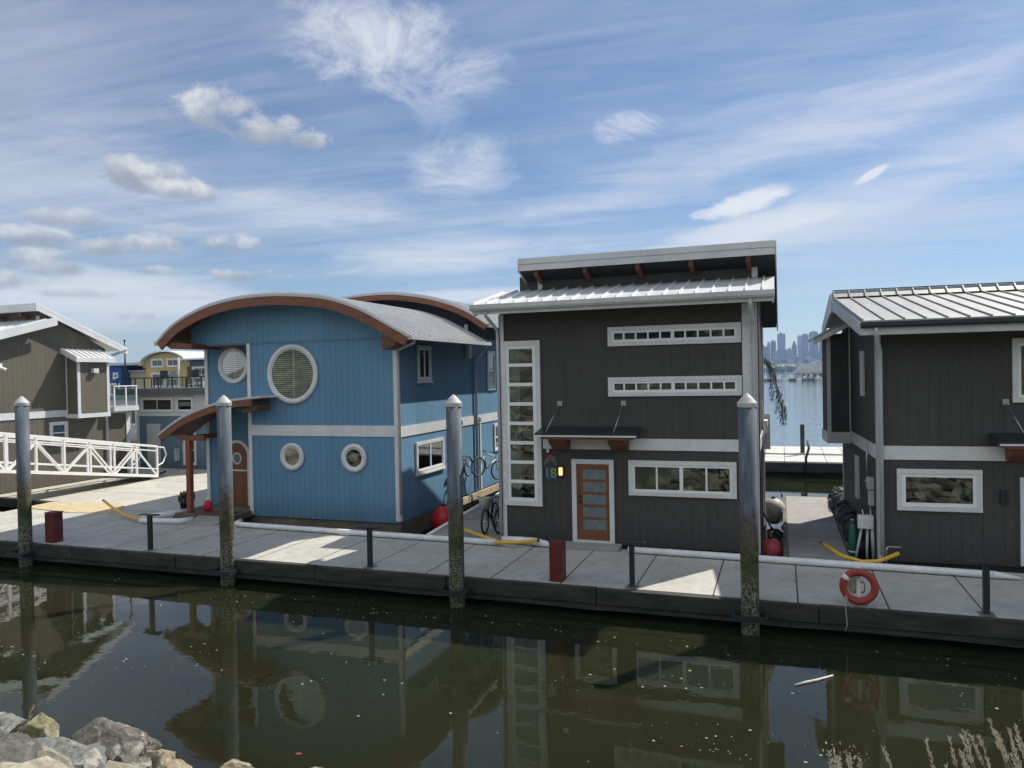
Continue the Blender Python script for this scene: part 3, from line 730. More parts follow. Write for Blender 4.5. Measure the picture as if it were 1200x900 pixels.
# bay on the left wall
by = MB().prism([(22.85,2.95),(24.3,2.95),(24.3,5.9),(22.85,5.9)], 1.42, 1.998, 'x').build('bay', M['charcoal'], G)
m = MB(); m.prism([(1.05,5.72),(2.0,6.22),(2.0,6.31),(1.05,5.81)], 22.55, 24.6, 'y'); m.build('bay_roof', M['roofgrey'], by)
m = MB(); m.box(1.40,1.50,22.82,22.848,2.95,5.8); m.box(1.40,2.0,22.81,22.847,2.85,3.16); m.prism([(1.05,5.60),(1.98,6.09),(1.98,6.21),(1.05,5.715)], 22.52, 22.548,'y')
m.box(1.39,1.418,22.85,24.3,2.85,3.16)
m.build('bay_trim', M['trim'], by)
win(G, F, 2.37, 4.02, 1.80, 2.71, .10, 1, 1, sash=.075)
win(G, F, 4.60, 6.2, 4.15, 5.50, .10, 2, 1, sash=.06)
win(G, L, 20.2, 20.62, 4.25, 5.35, .08, 1, 1, sash=.03)
win(G, L, 21.3, 21.75, 1.55, 2.65, .08, 1, 1, sash=.03)
d = MB(F).box(4.84,5.75,.76,2.46,.004,.035).build('door', M['doorwood'], G)
m = MB(F); m.box(4.72,4.835,.70,2.57,.002,.06); m.box(4.837,5.9,2.465,2.57,.002,.06); m.build('frame', M['trim'], d)
c = MB().prism([(17.72,3.34),(18.44,3.46),(18.44,3.50),(17.72,3.375)], 4.15,6.8,'x').build('door_canopy', M['darkmetal'], G)
MB().box(4.16,6.8,17.705,17.74,3.295,3.335).build('front_strip', M['trim'], c)
MB().box(4.3,6.6,17.76,18.42,3.23,3.33).build('wood_soffit', M['cedar'], c)
MB().prism([(17.9,3.23),(18.43,3.23),(18.43,2.92),(18.32,2.92),(18.0,3.1)], 4.45, 4.95, 'x').build('bracket', M['cedar'], c, bevel=.02)
MB(F).box(4.42,4.54,4.10,4.22,.002,.02).build('cable_plate', M['steel'], c)
MB().tube([(4.48,18.42,4.15),(4.7,17.85,3.4)], .009, 6).build('cable', M['steel'], c, True)
MB(F).box(4.35,4.5,2.0,2.3,.002,.06).build('mailbox', M['black'], G, bevel=.01)
# meter and conduits on the left wall
m = MB(L); m.box(18.95,19.2,2.15,2.42,.003,.14); m.box(18.97,19.18,1.78,2.13,.003,.11); mt = m.build('meter_box', M['fascia'], G, bevel=.01)
m = MB(); m.tube([(1.94,19.1,1.78),(1.94,19.1,.7)], .025, 6); m.tube([(1.93,19.3,2.3),(1.93,19.7,2.25),(1.93,19.75,2.1)], .03, 6); m.tube([(1.92,19.45,2.25),(1.92,19.45,3.2)], .022, 6)
m.build('conduit', M['steel'], mt, True)
G.rotation_euler.z = R(2.5)

# ---------------------------------------------------------------- blue barrel-roofed house
B = thing('blue_house', 'blue floating house with curved barrel roof and round porthole windows', 'house', (-14.3,19.75,.6))
def resample(pts_, n):
    out = []
    for i in range(len(pts_)-1):
        p0 = pts_[max(i-1,0)]; p1 = pts_[i]; p2 = pts_[i+1]; p3 = pts_[min(i+2,len(pts_)-1)]
        for k in range(n):
            t = k/n
            out.append(tuple(.5*((2*p1[j])+(-p0[j]+p2[j])*t+(2*p0[j]-5*p1[j]+4*p2[j]-p3[j])*t*t+(-p0[j]+3*p1[j]-3*p2[j]+p3[j])*t**3) for j in (0,1)))
    out.append(pts_[-1]); return out
ARC = resample([(-18.84,6.20),(-18.06,6.78),(-16.87,7.24),(-15.57,7.46),(-14.1,7.48),(-12.54,7.31),(-11.4,6.95),(-10.58,6.53),(-9.79,6.09)], 5)
ARC2 = resample([(-18.7,6.70),(-17.9,7.25),(-16.7,7.70),(-15.24,7.93),(-13.98,8.0),(-12.92,7.95),(-11.57,7.69),(-10.42,7.27),(-9.55,6.72)], 5)
def off(arc, d):
    out = []
    for i,p in enumerate(arc):
        a = arc[max(i-1,0)]; b = arc[min(i+1,len(arc)-1)]; t = Vector((b[0]-a[0], b[1]-a[1])).normalized()
        out.append((p[0]+t.y*d, p[1]-t.x*d))
    return out
def arc_z(arc, x):
    for a,b in zip(arc[:-1],arc[1:]):
        if a[0] <= x <= b[0]: return a[1]+(b[1]-a[1])*(x-a[0])/(b[0]-a[0])
    return arc[0][1] if x < arc[0][0] else arc[-1][1]
YB = 19.75; F = front(YB); S = sideR(-10.6)
m = MB(F); m.box(-15.83,-10.6,.62,6.08,-4.2,0)                      # front block
m.fr = ID; m.box(-18.1,-15.831,20.4,23.95,.68,6.08); m.box(-18.1,-10.602,24.9,30.5,.68,6.3)
m.box(-18.1,-10.601,23.955,24.895,.68,6.08)
w = m.build('wall', M['blue'], B)
gx = [-18.1+(7.5)*i/40 for i in range(41)]
gtop = [(x, arc_z(ARC,x)-.10) for x in gx]; gbot = [(x, 6.095) for x in gx]
gtop[-1] = (-10.6, arc_z(ARC,-10.6)-.10)
MB().strip(gtop, gbot, YB-.012, 24.9).build('gable_wall', M['blue'], B)
g2 = [(x, arc_z(ARC2,x)-.10) for x in gx]; g2b = [(x, 6.305) for x in gx]
MB().strip(g2, g2b, 24.95, 30.4).build('clerestory_wall', M['clerestory'], B)
m = MB(F); m.box(-15.92,-15.80,.68,6.08,.003,.032); m.box(-10.72,-10.6,.68,5.95,.003,.032)
m.box(-15.795,-10.725,3.17,3.50,.003,.026)
m.fr = S; m.box(YB-.03,YB+.10,.68,5.95,.003,.03); m.box(YB+.105,30.4,3.15,3.46,.003,.026)
m.box(26.05,26.15,.68,3.14,.004,.03)
m.fr = ID; m.box(-18.16,-18.04,20.36,20.398,.68,6.05); m.box(-18.13,-18.102,20.40,20.5,.68,6.05)
m.box(-15.9,-15.834,20.0,20.38,.68,3.9)
m.build('trim', M['trim'], B)
MB(F).box(-18.1,-10.6,6.05,6.085,.013,.024).build('gable_flashing', M['blue'], B)
# front roof
rf = MB().strip(ARC, off(ARC,.06), 19.0, 25.1).build('front_roof', M['roofarc'], B)
m = MB(); y = 19.05
while y < 25.1: m.strip(off(ARC,-.055), off(ARC,-.001), y-.02, y+.02); y += .34
absorb(rf, m, M['seamarc'])
MB().strip(off(ARC,-.005), off(ARC,.065), 18.965, 18.998).build('metal_edge', M['fascia'], rf)
MB().strip(off(ARC,.068), off(ARC,.33), 18.98, 19.06).build('wood_fascia', M['cedar'], rf)
MB().strip(off(ARC,.066), off(ARC,.12), 19.065, 24.9).build('wood_soffit', M['soffit'], rf)
MB().box(-9.86,-9.70,18.98,25.15,5.98,6.10).build('gutter', M['fascia'], rf)
MB().box(-18.92,-18.78,18.98,25.1,6.08,6.2).build('gutter', M['fascia'], rf)
MB().prism([(-10.70,5.72),(-10.42,5.78),(-10.15,5.98),(-10.2,6.09),(-10.75,6.09)], 19.08, 19.73,'y').build('eave_beam', M['soffit'], rf, bevel=.01)
MB().prism([(-18.62,6.14),(-18.35,5.96),(-17.5,5.94),(-17.5,6.09),(-18.55,6.22)],19.08,20.38,'y').build('eave_beam', M['soffit'], rf, bevel=.01)
MB().box(-18.55,-15.85,19.76,20.38,6.02,6.045).build('recess_soffit', M['soffit'], rf)
# rear roof
rf = MB().strip(ARC2, off(ARC2,.06), 24.45, 31.0).build('rear_roof', M['roofarc'], B)
m = MB(); y = 24.6
while y < 31: m.strip(off(ARC2,-.055), off(ARC2,-.001), y-.02, y+.02); y += .34
absorb(rf, m, M['seamarc'])
MB().strip(off(ARC2,-.005), off(ARC2,.065), 24.415, 24.448).build('metal_edge', M['fascia'], rf)
MB().strip(off(ARC2,.068), off(ARC2,.26), 24.43, 24.5).build('wood_fascia', M['cedar'], rf)
MB().strip(off(ARC2,.066), off(ARC2,.11), 24.505, 30.9).build('wood_soffit', M['soffit'], rf)
MB().box(-9.62,-9.46,24.5,31,6.60,6.72).build('gutter', M['fascia'], rf)
MB().box(-10.62,-10.5,24.87,24.93,6.3,6.75).build('corner_trim', M['trim'], rf)
downpipe(B, [(-9.8,19.3,6.0),(-9.83,19.35,5.9),(-10.5,19.62,5.72),(-10.53,19.68,5.55),(-10.53,19.68,.9)], .045)
downpipe(B, [(-9.8,24.95,6.0),(-9.85,25.0,5.9),(-10.5,25.6,5.55),(-10.53,25.62,5.4),(-10.53,25.62,.75)], .05)
# windows
round_win(B, F, (-14.22,5.08), .92, .13)
for cx in (-14.30,-12.10): round_win(B, F, (cx,2.52), .43, .13, False)
round_win(B, front(20.4), (-16.98,5.42), .60, .11)
win(B, S, 21.05, 21.97, 4.77, 5.90, .10, 2, 1, mull=(1,), sill=True)
win(B, S, 20.80, 22.82, 1.92, 2.90, .10, 2, 1, mull=(1,), sill=True, blind=True)
win(B, S, 26.9, 27.7, 4.35, 5.85, .10, 1, 2)
win(B, S, 27.5, 28.1, 1.95, 3.02, .09, 1, 2)
MB(S).box(24.85,25.1,5.55,6.0,.003,.16).build('wall_vent', M['trim'], B, bevel=.01)
m = MB(S); m.blob((24.3,3.3,.05),(.07,.12,.05),2); m.blob((26.0,3.3,.05),(.07,.12,.05),2); m.build('wall_hook', M['fascia'], B)
# arched door in the porch
dz = .80
arch = [(-17.32,dz),(-16.50,dz),(-16.50,2.45)]+[(-16.91+.41*math.cos(a), 2.45+.41*math.sin(a)) for a in [math.pi*i/14 for i in range(1,14)]]+[(-17.32,2.45)]
D = front(20.4)
d = MB(D).prism(arch, .004, .04).build('door', M['doorwood'], B)
inn = [(-17.32,dz),(-17.32,2.45)]+[(-16.91-.41*math.cos(a), 2.45+.41*math.sin(a)) for a in [math.pi*i/14 for i in range(1,14)]]+[(-16.50,2.45),(-16.50,dz)]
outr = [(-17.42,dz),(-17.42,2.45)]+[(-16.91-.51*math.cos(a), 2.45+.51*math.sin(a)) for a in [math.pi*i/14 for i in range(1,14)]]+[(-16.40,2.45),(-16.40,dz)]
MB(D).strip(outr, inn, .002, .06, 'w').build('frame', M['trim'], d)
MB(D).ring((-16.91,2.35), .13, .18, .041, .055, 24, .20).build('window', M['trim'], d)
MB(D).disc((-16.91,2.35), .13, .041, .046, 24, 1.1).build('pane', M['frost'], d)
MB(D).box(-17.30,-16.52,1.93,1.98,.041,.05).build('rail', M['trim'], d)
# porch roof, post and platform
PA = resample([(-18.78,3.24),(-17.72,3.84),(-16.22,4.29),(-14.76,4.44)], 6)
pr_ = MB(); pr_.strip(PA, off(PA,.06), 18.9, 19.735)
PB = [p for p in PA if p[0] < -15.95]; pr_.strip(PB, off(PB,.06), 19.736, 20.395)
pr_ = pr_.build('porch_roof', M['roof'], B)
MB().strip(off(PA,-.005), off(PA,.065), 18.865, 18.898).build('metal_edge', M['fascia'], pr_)
PW = [p for p in PA if p[0] < -14.95]
MB().strip(off(PW,.068), off(PW,.26), 18.88, 18.95).build('wood_fascia', M['cedar'], pr_)
m = MB(); m.strip(off(PW,.066), off(PW,.11), 18.955, 19.735)
PC = [p for p in PA if p[0] < -15.95]; m.strip(off(PC,.066), off(PC,.11), 19.736, 20.39)
m.build('wood_soffit', M['soffit'], pr_)
MB().prism([(-18.3,3.22),(-17.0,3.22),(-17.0,3.05),(-17.9,3.05)], 18.96,19.08,'y').build('beam', M['soffit'], pr_, bevel=.008)
MB().box(-17.72,-17.56,19.1,20.39,3.06,3.2).build('beam', M['soffit'], pr_)
MB().prism([(-15.62,3.92),(-15.05,4.0),(-15.05,4.16),(-15.62,4.06)], 19.05, 19.72,'y').build('beam', M['soffit'], pr_, bevel=.008)
MB().box(-17.72,-17.56,18.94,19.10,.785,3.048).build('porch_post', M['cedarz'], B, bevel=.01)
MB().box(-18.15,-15.85,18.8,20.39,.605,.78).build('porch_platform', M['floatside'], B)
MB().box(-17.5,-16.0,18.9,19.4,.785,.80).build('door_mat', M['redpaint'], B)
MB().box(-18.12,-10.62,19.8,30.5,.06,.615).build('float_base', M['floatside'], B)
MB().box(-10.56,-10.48,23.0,30.4,.42,.66).build('float_wale', M['floatlit'], B)
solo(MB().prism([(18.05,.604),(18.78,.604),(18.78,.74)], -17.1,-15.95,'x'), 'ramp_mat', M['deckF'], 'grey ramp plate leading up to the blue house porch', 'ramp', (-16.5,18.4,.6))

# porch pots
def potted(loc, r, h, mat, lab_, nleaf, size, spread, seed, parent_leaf=M['foliage']):
    x,y,z = loc
    t = thing('potted_plant', lab_, 'potted plant', loc)
    MB().lathe([(r*.7,z),(r,z+h),(r*1.1,z+h),(r*1.1,z+h-.03+.06),(r*.9,z+h+.03)], (x,y), 20).build('pot', mat, t, True)
    m = MB(); leaf_cloud(m, (x,y,z+h+spread[2]*.8), spread, nleaf, size, seed); 
    for k in range(6): m.tube([(x,y,z+h),(x+random.uniform(-.1,.1),y,z+h+spread[2]*1.2)], .006, 5)
    m.build('leaves', parent_leaf, t)
potted((-18.35,19.6,.60), .20, .36, M['darkpot'], 'dark pot with bushy green plant beside the cedar porch post', 160, .07, (.30,.25,.2), 5)
potted((-16.35,19.1,.80), .15, .28, M['terracotta'], 'terracotta pot with small plant right of the arched door', 60, .05, (.14,.14,.10), 6)
t = thing('garden_ornament', 'small red lantern ornament with white ball top by the porch pot', 'ornament', (-17.35,19.45,.8))
MB().lathe([(.10,.785),(.13,.85),(.13,1.0),(.07,1.08)], (-17.35,19.45), 16).build('body', M['redbuoy'], t, True)
MB().blob((-17.35,19.45,1.14), .055, 3).build('ball_top', M['white'], t, True)

# ---------------------------------------------------------------- left brown house
K = thing('brown_house', 'taupe brown floating house with sunlit side wall behind the gangway', 'house', (-29,22,.6))
Z = sideR(-29.0)
prof = [(18.6,.62),(26.25,.62),(26.25,6.45),(23.05,7.95),(23.05,7.2),(20.5,6.55),(18.6,6.1)]
MB().prism(prof, -36.5, -29, 'x').build('wall', M['brown'], K)
MB().box(-36.0,-29.01,26.26,27.5,.62,3.6).build('rear_wall', M['brown'], K)
m = MB(Z); m.box(18.6,27.45,3.50,3.78,.003,.035); m.box(26.1,26.25,3.785,6.3,.003,.03); m.box(27.3,27.52,.62,3.49,.003,.03)
m.fr = ID; m.box(-29.14,-29.0,23.0,23.048,7.25,7.75)
m.build('trim', M['trim'], K)
s = .385
rf = MB().prism([(22.6,8.12),(27.1,8.12-s*4.5),(27.1,8.21-s*4.5),(22.6,8.21)], -37, -28.55, 'x').build('upper_roof', M['roof'], K)
ribs(MB(), [(22.6,8.21),(27.1,8.21-s*4.5)], -37, -28.57, .42, .045, .03).build('seam', M['roof'], rf)
m = MB(); m.prism([(22.6,7.93),(27.1,7.93-s*4.5),(27.1,8.118-s*4.5),(22.6,8.118)], -28.60,-28.555,'x'); m.box(-37,-28.55,22.55,22.598,7.9,8.22)
m.build('fascia', M['trim'], rf)
rf = MB().prism([(17.6,5.75),(23.4,7.62),(23.4,7.70),(17.6,5.83)], -37, -28.45, 'x')
rf.bm.free()
rf = MB().prism([(18.0,6.08),(23.03,7.50),(23.03,7.58),(18.0,6.16)], -37, -28.5, 'x').build('lower_roof', M['roof'], K)
ribs(MB(), [(18.0,6.16),(23.03,7.58)], -37, -28.5, .42, .045, .03).build('seam', M['roof'], rf)
MB().prism([(18.0,5.85),(23.4,7.36),(23.4,7.70),(18.0,6.19)], -28.48,-28.42,'x').build('fascia', M['trim'], rf)
for x in (-29.6,-31): MB().prism([(22.65,7.75),(23.04,7.6),(23.04,7.75),(22.65,7.9)], x-.06, x+.06,'x').build('rafter_tail', M['soffit'], rf)
# bay
by = MB().box(-28.998,-28.3,24.2,25.75,3.60,6.05).build('bay', M['brown'], K)
m = MB(); m.prism([(-29.0,6.33),(-28.1,5.93),(-28.1,6.01),(-29.0,6.41)], 23.95, 25.95,'y'); rb = m.build('bay_roof', M['roof'], by)
m = MB(); y = 24.0
while y < 25.95:
    m.prism([(-29.0,6.411),(-28.1,6.011),(-28.1,6.055),(-29.0,6.455)], y-.014,y+.014,'y'); y += .27
m.build('seam', M['roof'], rb)
m = MB(); m.box(-28.33,-28.285,24.165,24.30,3.6,6.0); m.box(-28.33,-28.285,25.65,25.785,3.6,6.0); m.box(-28.97,-28.93,24.17,24.198,3.6,6.2)
m.box(-28.10,-28.07,23.95,25.95,5.82,6.0); m.prism([(-29.0,6.22),(-28.1,5.82),(-28.1,5.925),(-29.0,6.325)], 23.93,23.955,'y')
m.box(-28.999,-28.28,24.15,25.8,3.42,3.598)
m.build('bay_trim', M['trim'], by)
MB().box(-28.29,-28.12,24.85,25.1,5.35,5.55).build('bay_lamp', M['trim'], by)
win(K, Z, 23.35, 24.2, 2.35, 3.3, .10, 1, 2)
m = MB(Z); m.box(21.0,21.25,5.55,5.75,.003,.2); m.tube([(21.1,5.6,.2),(21.3,5.5,.35)],.06,8); m.build('flood_light', M['white'], K)
downpipe(K, [(-28.4,26.9,6.45),(-28.5,26.8,6.35),(-28.92,26.2,6.05),(-28.94,26.18,5.9),(-28.94,26.18,.7)], .06)
# rear balcony
bal = MB().box(-29.6,-28.6,26.3,27.7,3.60,3.80).build('balcony', M['trim'], K)
m = MB()
for y in (26.35,27.0,27.6): m.box(-28.68,-28.62,y-.03,y+.03,3.8,4.72)
m.box(-28.70,-28.60,26.3,27.65,4.72,4.77)
m.build('rail_post', M['trimw'], bal)
MB().box(-28.66,-28.645,26.4,27.58,3.9,4.70).build('glass_panel', M['railglass'], bal)

# ---------------------------------------------------------------- gangway
GW = thing('gangway', 'white metal truss gangway sloping down to the wide dock', 'gangway', (-26.6,22,.6))
A0 = Vector((-24.75,9.0,3.45)); A1 = Vector((-26.2,26.3,.72))
dv = A1-A0; perp = Vector((-dv.y, dv.x, 0)).normalized()*-1; perp = Vector((-1,-.085,0)).normalized()
for side in (0,1):
    o_ = perp*1.35*side; m = MB(); n = 14
    P0 = [A0+dv*(i/n)+o_ for i in range(n+1)]; H1 = Vector((0,0,1.32)); H2 = Vector((0,0,1.12)); H0 = Vector((0,0,.18))
    m.bar(P0[0]+H1, P0[-1]+H1, .09,.09); m.bar(P0[0]+H2, P0[-1]+H2, .05,.05)
    m.bar(P0[0], P0[-1], .10,.12); m.bar(P0[0]+H0*1.8, P0[-1]+H0*1.8, .045,.045)
    for i,p in enumerate(P0):
        m.bar(p, p+H1, .075)
        if i < n:
            a,b_ = (p, P0[i+1]+H2) if (i+side)%2 == 0 else (p+H2, P0[i+1])
            m.bar(a, b_, .06)
    m.tube([P0[-1]+H1*.98, P0[-1]+H1*.98+dv.normalized()*.45, P0[-1]+H1*.75+dv.normalized()*.6, P0[-1]+H1*.45+dv.normalized()*.35, P0[-1]+H1*.35], .035, 8)
    m.build('truss_side', M['white'], GW)
m = MB(); a = A0+Vector((0,0,.03)); b_ = A1+Vector((0,0,-.02)); o_ = perp*1.3
m.hexa([a,b_,b_+o_,a+o_],[a+Vector((0,0,.05)),b_+Vector((0,0,.05)),b_+o_+Vector((0,0,.05)),a+o_+Vector((0,0,.05))])
m.build('walkway', M['steel'], GW)
MB().prism([(-27.7,26.2),(-26.1,26.3),(-26.15,27.0),(-27.8,26.9)], .602, .64).build('landing_plate', M['steel'], GW)
solo(MB().bar((-27.4,29.6,.66),(-25.5,27.6,.66),.08,.05).bar((-27.6,28.2,.65),(-26.2,25.6,.65),.07,.05), 'loose_board', M['timber'], 'dark boards lying on the sunlit dock beside the gangway foot', 'board', (-26.7,27.5,.6))

# ---------------------------------------------------------------- slate house with roof deck, behind
Q = thing('slate_house', 'slate blue and pale grey house with roof deck behind the gangway end', 'house', (-28.5,29.5,.6))
FQ = front(29.5)
MB().box(-30.62,-24.5,29.5,36,.6,3.30).build('lower_wall', M['slate'], Q)
MB().box(-30.62,-24.5,29.5,36,3.305,4.25).build('upper_wall', M['palewall'], Q)
MB().box(-31.7,-24.4,29.2,36.2,4.26,4.58).build('deck_slab', M['darkwall'], Q)
m = MB(FQ); m.box(-30.62,-24.5,3.2,3.36,.003,.03); m.box(-30.62,-30.45,.6,3.19,.003,.03); m.build('trim', M['trim'], Q)
win(Q, FQ, -30.3, -28.25, 3.38, 4.15, .10, 2, 1)
win(Q, FQ, -28.1, -27.0, 3.38, 4.15, .10, 1, 1)
d = MB(FQ).box(-29.95,-29.12,.62,2.82,.004,.04).build('door', M['palewall'], Q)
MB(FQ).box(-29.2,-29.15,1.6,1.75,.041,.07).build('handle', M['black'], d)
win(Q, FQ, -27.7, -26.9, .8, 2.9, .08, 1, 3)
MB(FQ).box(-28.1,-27.95,1.0,1.6,.003,.2).build('meter_box', M['fascia'], Q)
rl = MB().box(-31.65,-24.5,29.24,29.31,5.08,5.13).build('deck_rail', M['darkmetal'], Q)
for i in range(9): x = -31.6+i*.88; MB().box(x-.025,x+.025,29.25,29.3,4.58,5.079).build('rail_post', M['darkmetal'], rl)
for i in range(1,7): y = 29.3+i*1.1; MB().box(-31.65,-31.6,y,y+.05,4.58,5.08).build('rail_post', M['darkmetal'], rl)
MB().box(-28.6,-24.6,29.265,29.28,4.65,5.06).build('glass_panel', M['railglass'], rl)
# things on the roof deck
for i,(x,y,mat,lb) in enumerate(((-30.9,31.4,'darkmetal','dark patio chair at the left of the roof deck'),(-29.9,31.0,'steel','grey metal patio chair in the middle of the roof deck'),(-29.2,31.8,'darkmetal','dark patio chair behind the middle of the roof deck'),(-26.6,31.2,'fascia','pale patio chair at the right of the roof deck'))):
    t = thing('patio_chair', lb, 'chair', (x,y,4.58), 'patio chairs on the roof deck')
    MB().box(x-.25,x+.25,y-.25,y+.25,5.0,5.05).build('seat', M[mat], t)
    MB().box(x-.25,x+.25,y+.22,y+.26,5.06,5.5).build('backrest', M[mat], t)
    for sx in (-.22,.22):
        for sy in (-.22,.22): MB().box(x+sx-.02,x+sx+.02,y+sy-.02,y+sy+.02,4.58,4.999).build('leg', M[mat], t)
t = thing('patio_table', 'low patio table on the roof deck behind the rail', 'table', (-27.7,31,4.58))
MB().box(-28.2,-27.2,30.6,31.5,5.05,5.1).build('tabletop', M['white'], t)
for sx in (-28.1,-27.3):
    for sy in (30.7,31.4): MB().box(sx-.03,sx+.03,sy-.03,sy+.03,4.58,5.049).build('leg', M['white'], t)
t = thing('patio_umbrella', 'closed pale parasol standing on the roof deck', 'umbrella', (-27.9,31.9,4.58))
MB().tube([(-27.9,31.9,4.58),(-27.9,31.9,6.3)], .03, 8).build('pole', M['trimw'], t, True)
MB().lathe([(.10,5.2),(.14,5.5),(.07,6.1),(.015,6.25)], (-27.9,31.9), 10).build('canopy', M['trim'], t, True)
t = thing('flag_mast', 'thin dark mast rising behind the brown house roof', 'mast', (-31.4,29.6,4.58))
MB().tube([(-31.4,29.6,4.58),(-31.4,29.6,7.0)], [.05,.03], 8).build('pole', M['darkmetal'], t, True)
MB().lathe([(.05,7.0),(.07,7.03),(.03,7.09)], (-31.4,29.6), 10).build('finial', M['darkmetal'], t, True)

# ---------------------------------------------------------------- far houses (left gap)
fd = thing('far_dock', 'far floating dock carrying the blue and yellow houses', 'dock', (-60,60,.6))
MB().box(-85,-50,58,75,.2,.6).build('deck', M['pierc'], fd)
rb_ = thing('royal_blue_house', 'bright royal blue house with small white windows far behind', 'house', (-65,60,.6))
MB().box(-72,-64.2,60,68,.6,6.6).build('wall', M['royal'], rb_)
rr = MB().box(-72.3,-61.0,59.6,68.3,6.62,6.88).build('roof', M['fascia'], rb_)
FF = front(60)
for (a,b_,c_,d_) in ((-65.3,-64.6,5.2,5.9),(-67.0,-66.0,3.4,4.7),(-65.8,-64.4,3.4,4.8)): win(rb_, FF, a,b_,c_,d_, .16)
yh = thing('yellow_house', 'yellow house with arched white roof edge far behind', 'house', (-59.5,60,.6))
MB().box(-62.8,-55.5,61.5,69,.6,6.3).build('wall', M['yellowwall'], yh)
ya = [(-61.3+.0, 6.5)]+[(-58.3-3.0*math.cos(a)*1.0, 6.5+1.35*math.sin(a)) for a in [math.pi*i/16 for i in range(1,16)]]+[(-55.3,6.5)]
MB().strip([(p[0],p[1]-.1) for p in ya], [(p[0],6.31) for p in ya], 60.0, 66).build('gable_wall', M['yellowwall'], yh)
MB().box(-60.9,-55.7,60.0,61.49,.6,6.3).build('front_wall', M['yellowwall'], yh)
MB().strip([(p[0]*1.0,p[1]+.12) for p in ya], ya, 59.5, 68).build('arched_roof', M['trimw'], yh)
MB().prism([(-66,6.55),(-59,6.55),(-59,7.5),(-62,7.5)], 62, 70,'y').build('side_roof', M['fascia'], yh)
for (a,b_,c_,d_) in ((-60.2,-58.6,6.3,7.2),(-58.2,-56.6,6.3,7.2),(-60.2,-58.4,4.3,5.8),(-58.3,-56.5,4.3,5.8)): win(yh, front(59.99), a,b_,c_,d_, .14, 2, 1)
gh = thing('grey_house', 'dark grey house with pale roof and wide windows far behind', 'house', (-54,60,.6))
MB().box(-56.2+.9,-48,60,69,.6,6.9).build('wall', M['darkwall'], gh)
MB().prism([(59.2,6.95),(69,8.0),(69,8.1),(59.2,7.1)], -56.2, -47.5,'x').build('roof', M['trim'], gh)
win(gh, FF, -55.0, -50.6, 4.6, 6.3, .14, 4, 2)
ph = thing('pale_house', 'low pale house with teal roof edge seen under the balcony glass', 'house', (-47.5,44,.6))
MB().box(-50.5,-44.6,44,50,.6,3.7).build('wall', M['palewall'], ph)
MB().box(-50.8,-44.3,43.7,50.2,3.72,3.95).build('roof', plain('teal_paint', (.10,.33,.33), .5), ph)
win(ph, front(44), -48.2, -47.2, 1.6, 3.0, .12, 2, 1); win(ph, front(44), -46.8, -45.6, 1.6, 3.0, .12, 2, 1)
gs_ = thing('beige_shed', 'small beige shed between the bright blue and yellow far houses', 'shed', (-62.5,61,.6))
MB().box(-64.1,-61.0,61,66,.6,5.9).build('wall', plain('beige_wall', (.45,.40,.28), .8), gs_)
MB().box(-64.15,-60.95,60.8,66.2,5.92,6.1).build('roof', M['fascia'], gs_)
t = thing('deck_sunshade', 'slim pale deck canopy post beside the yellow house', 'post', (-55.6,57,4))
MB().box(-55.2,-55.08,58.3,58.42,.6,7.2).build('pole', M['trimw'], t)

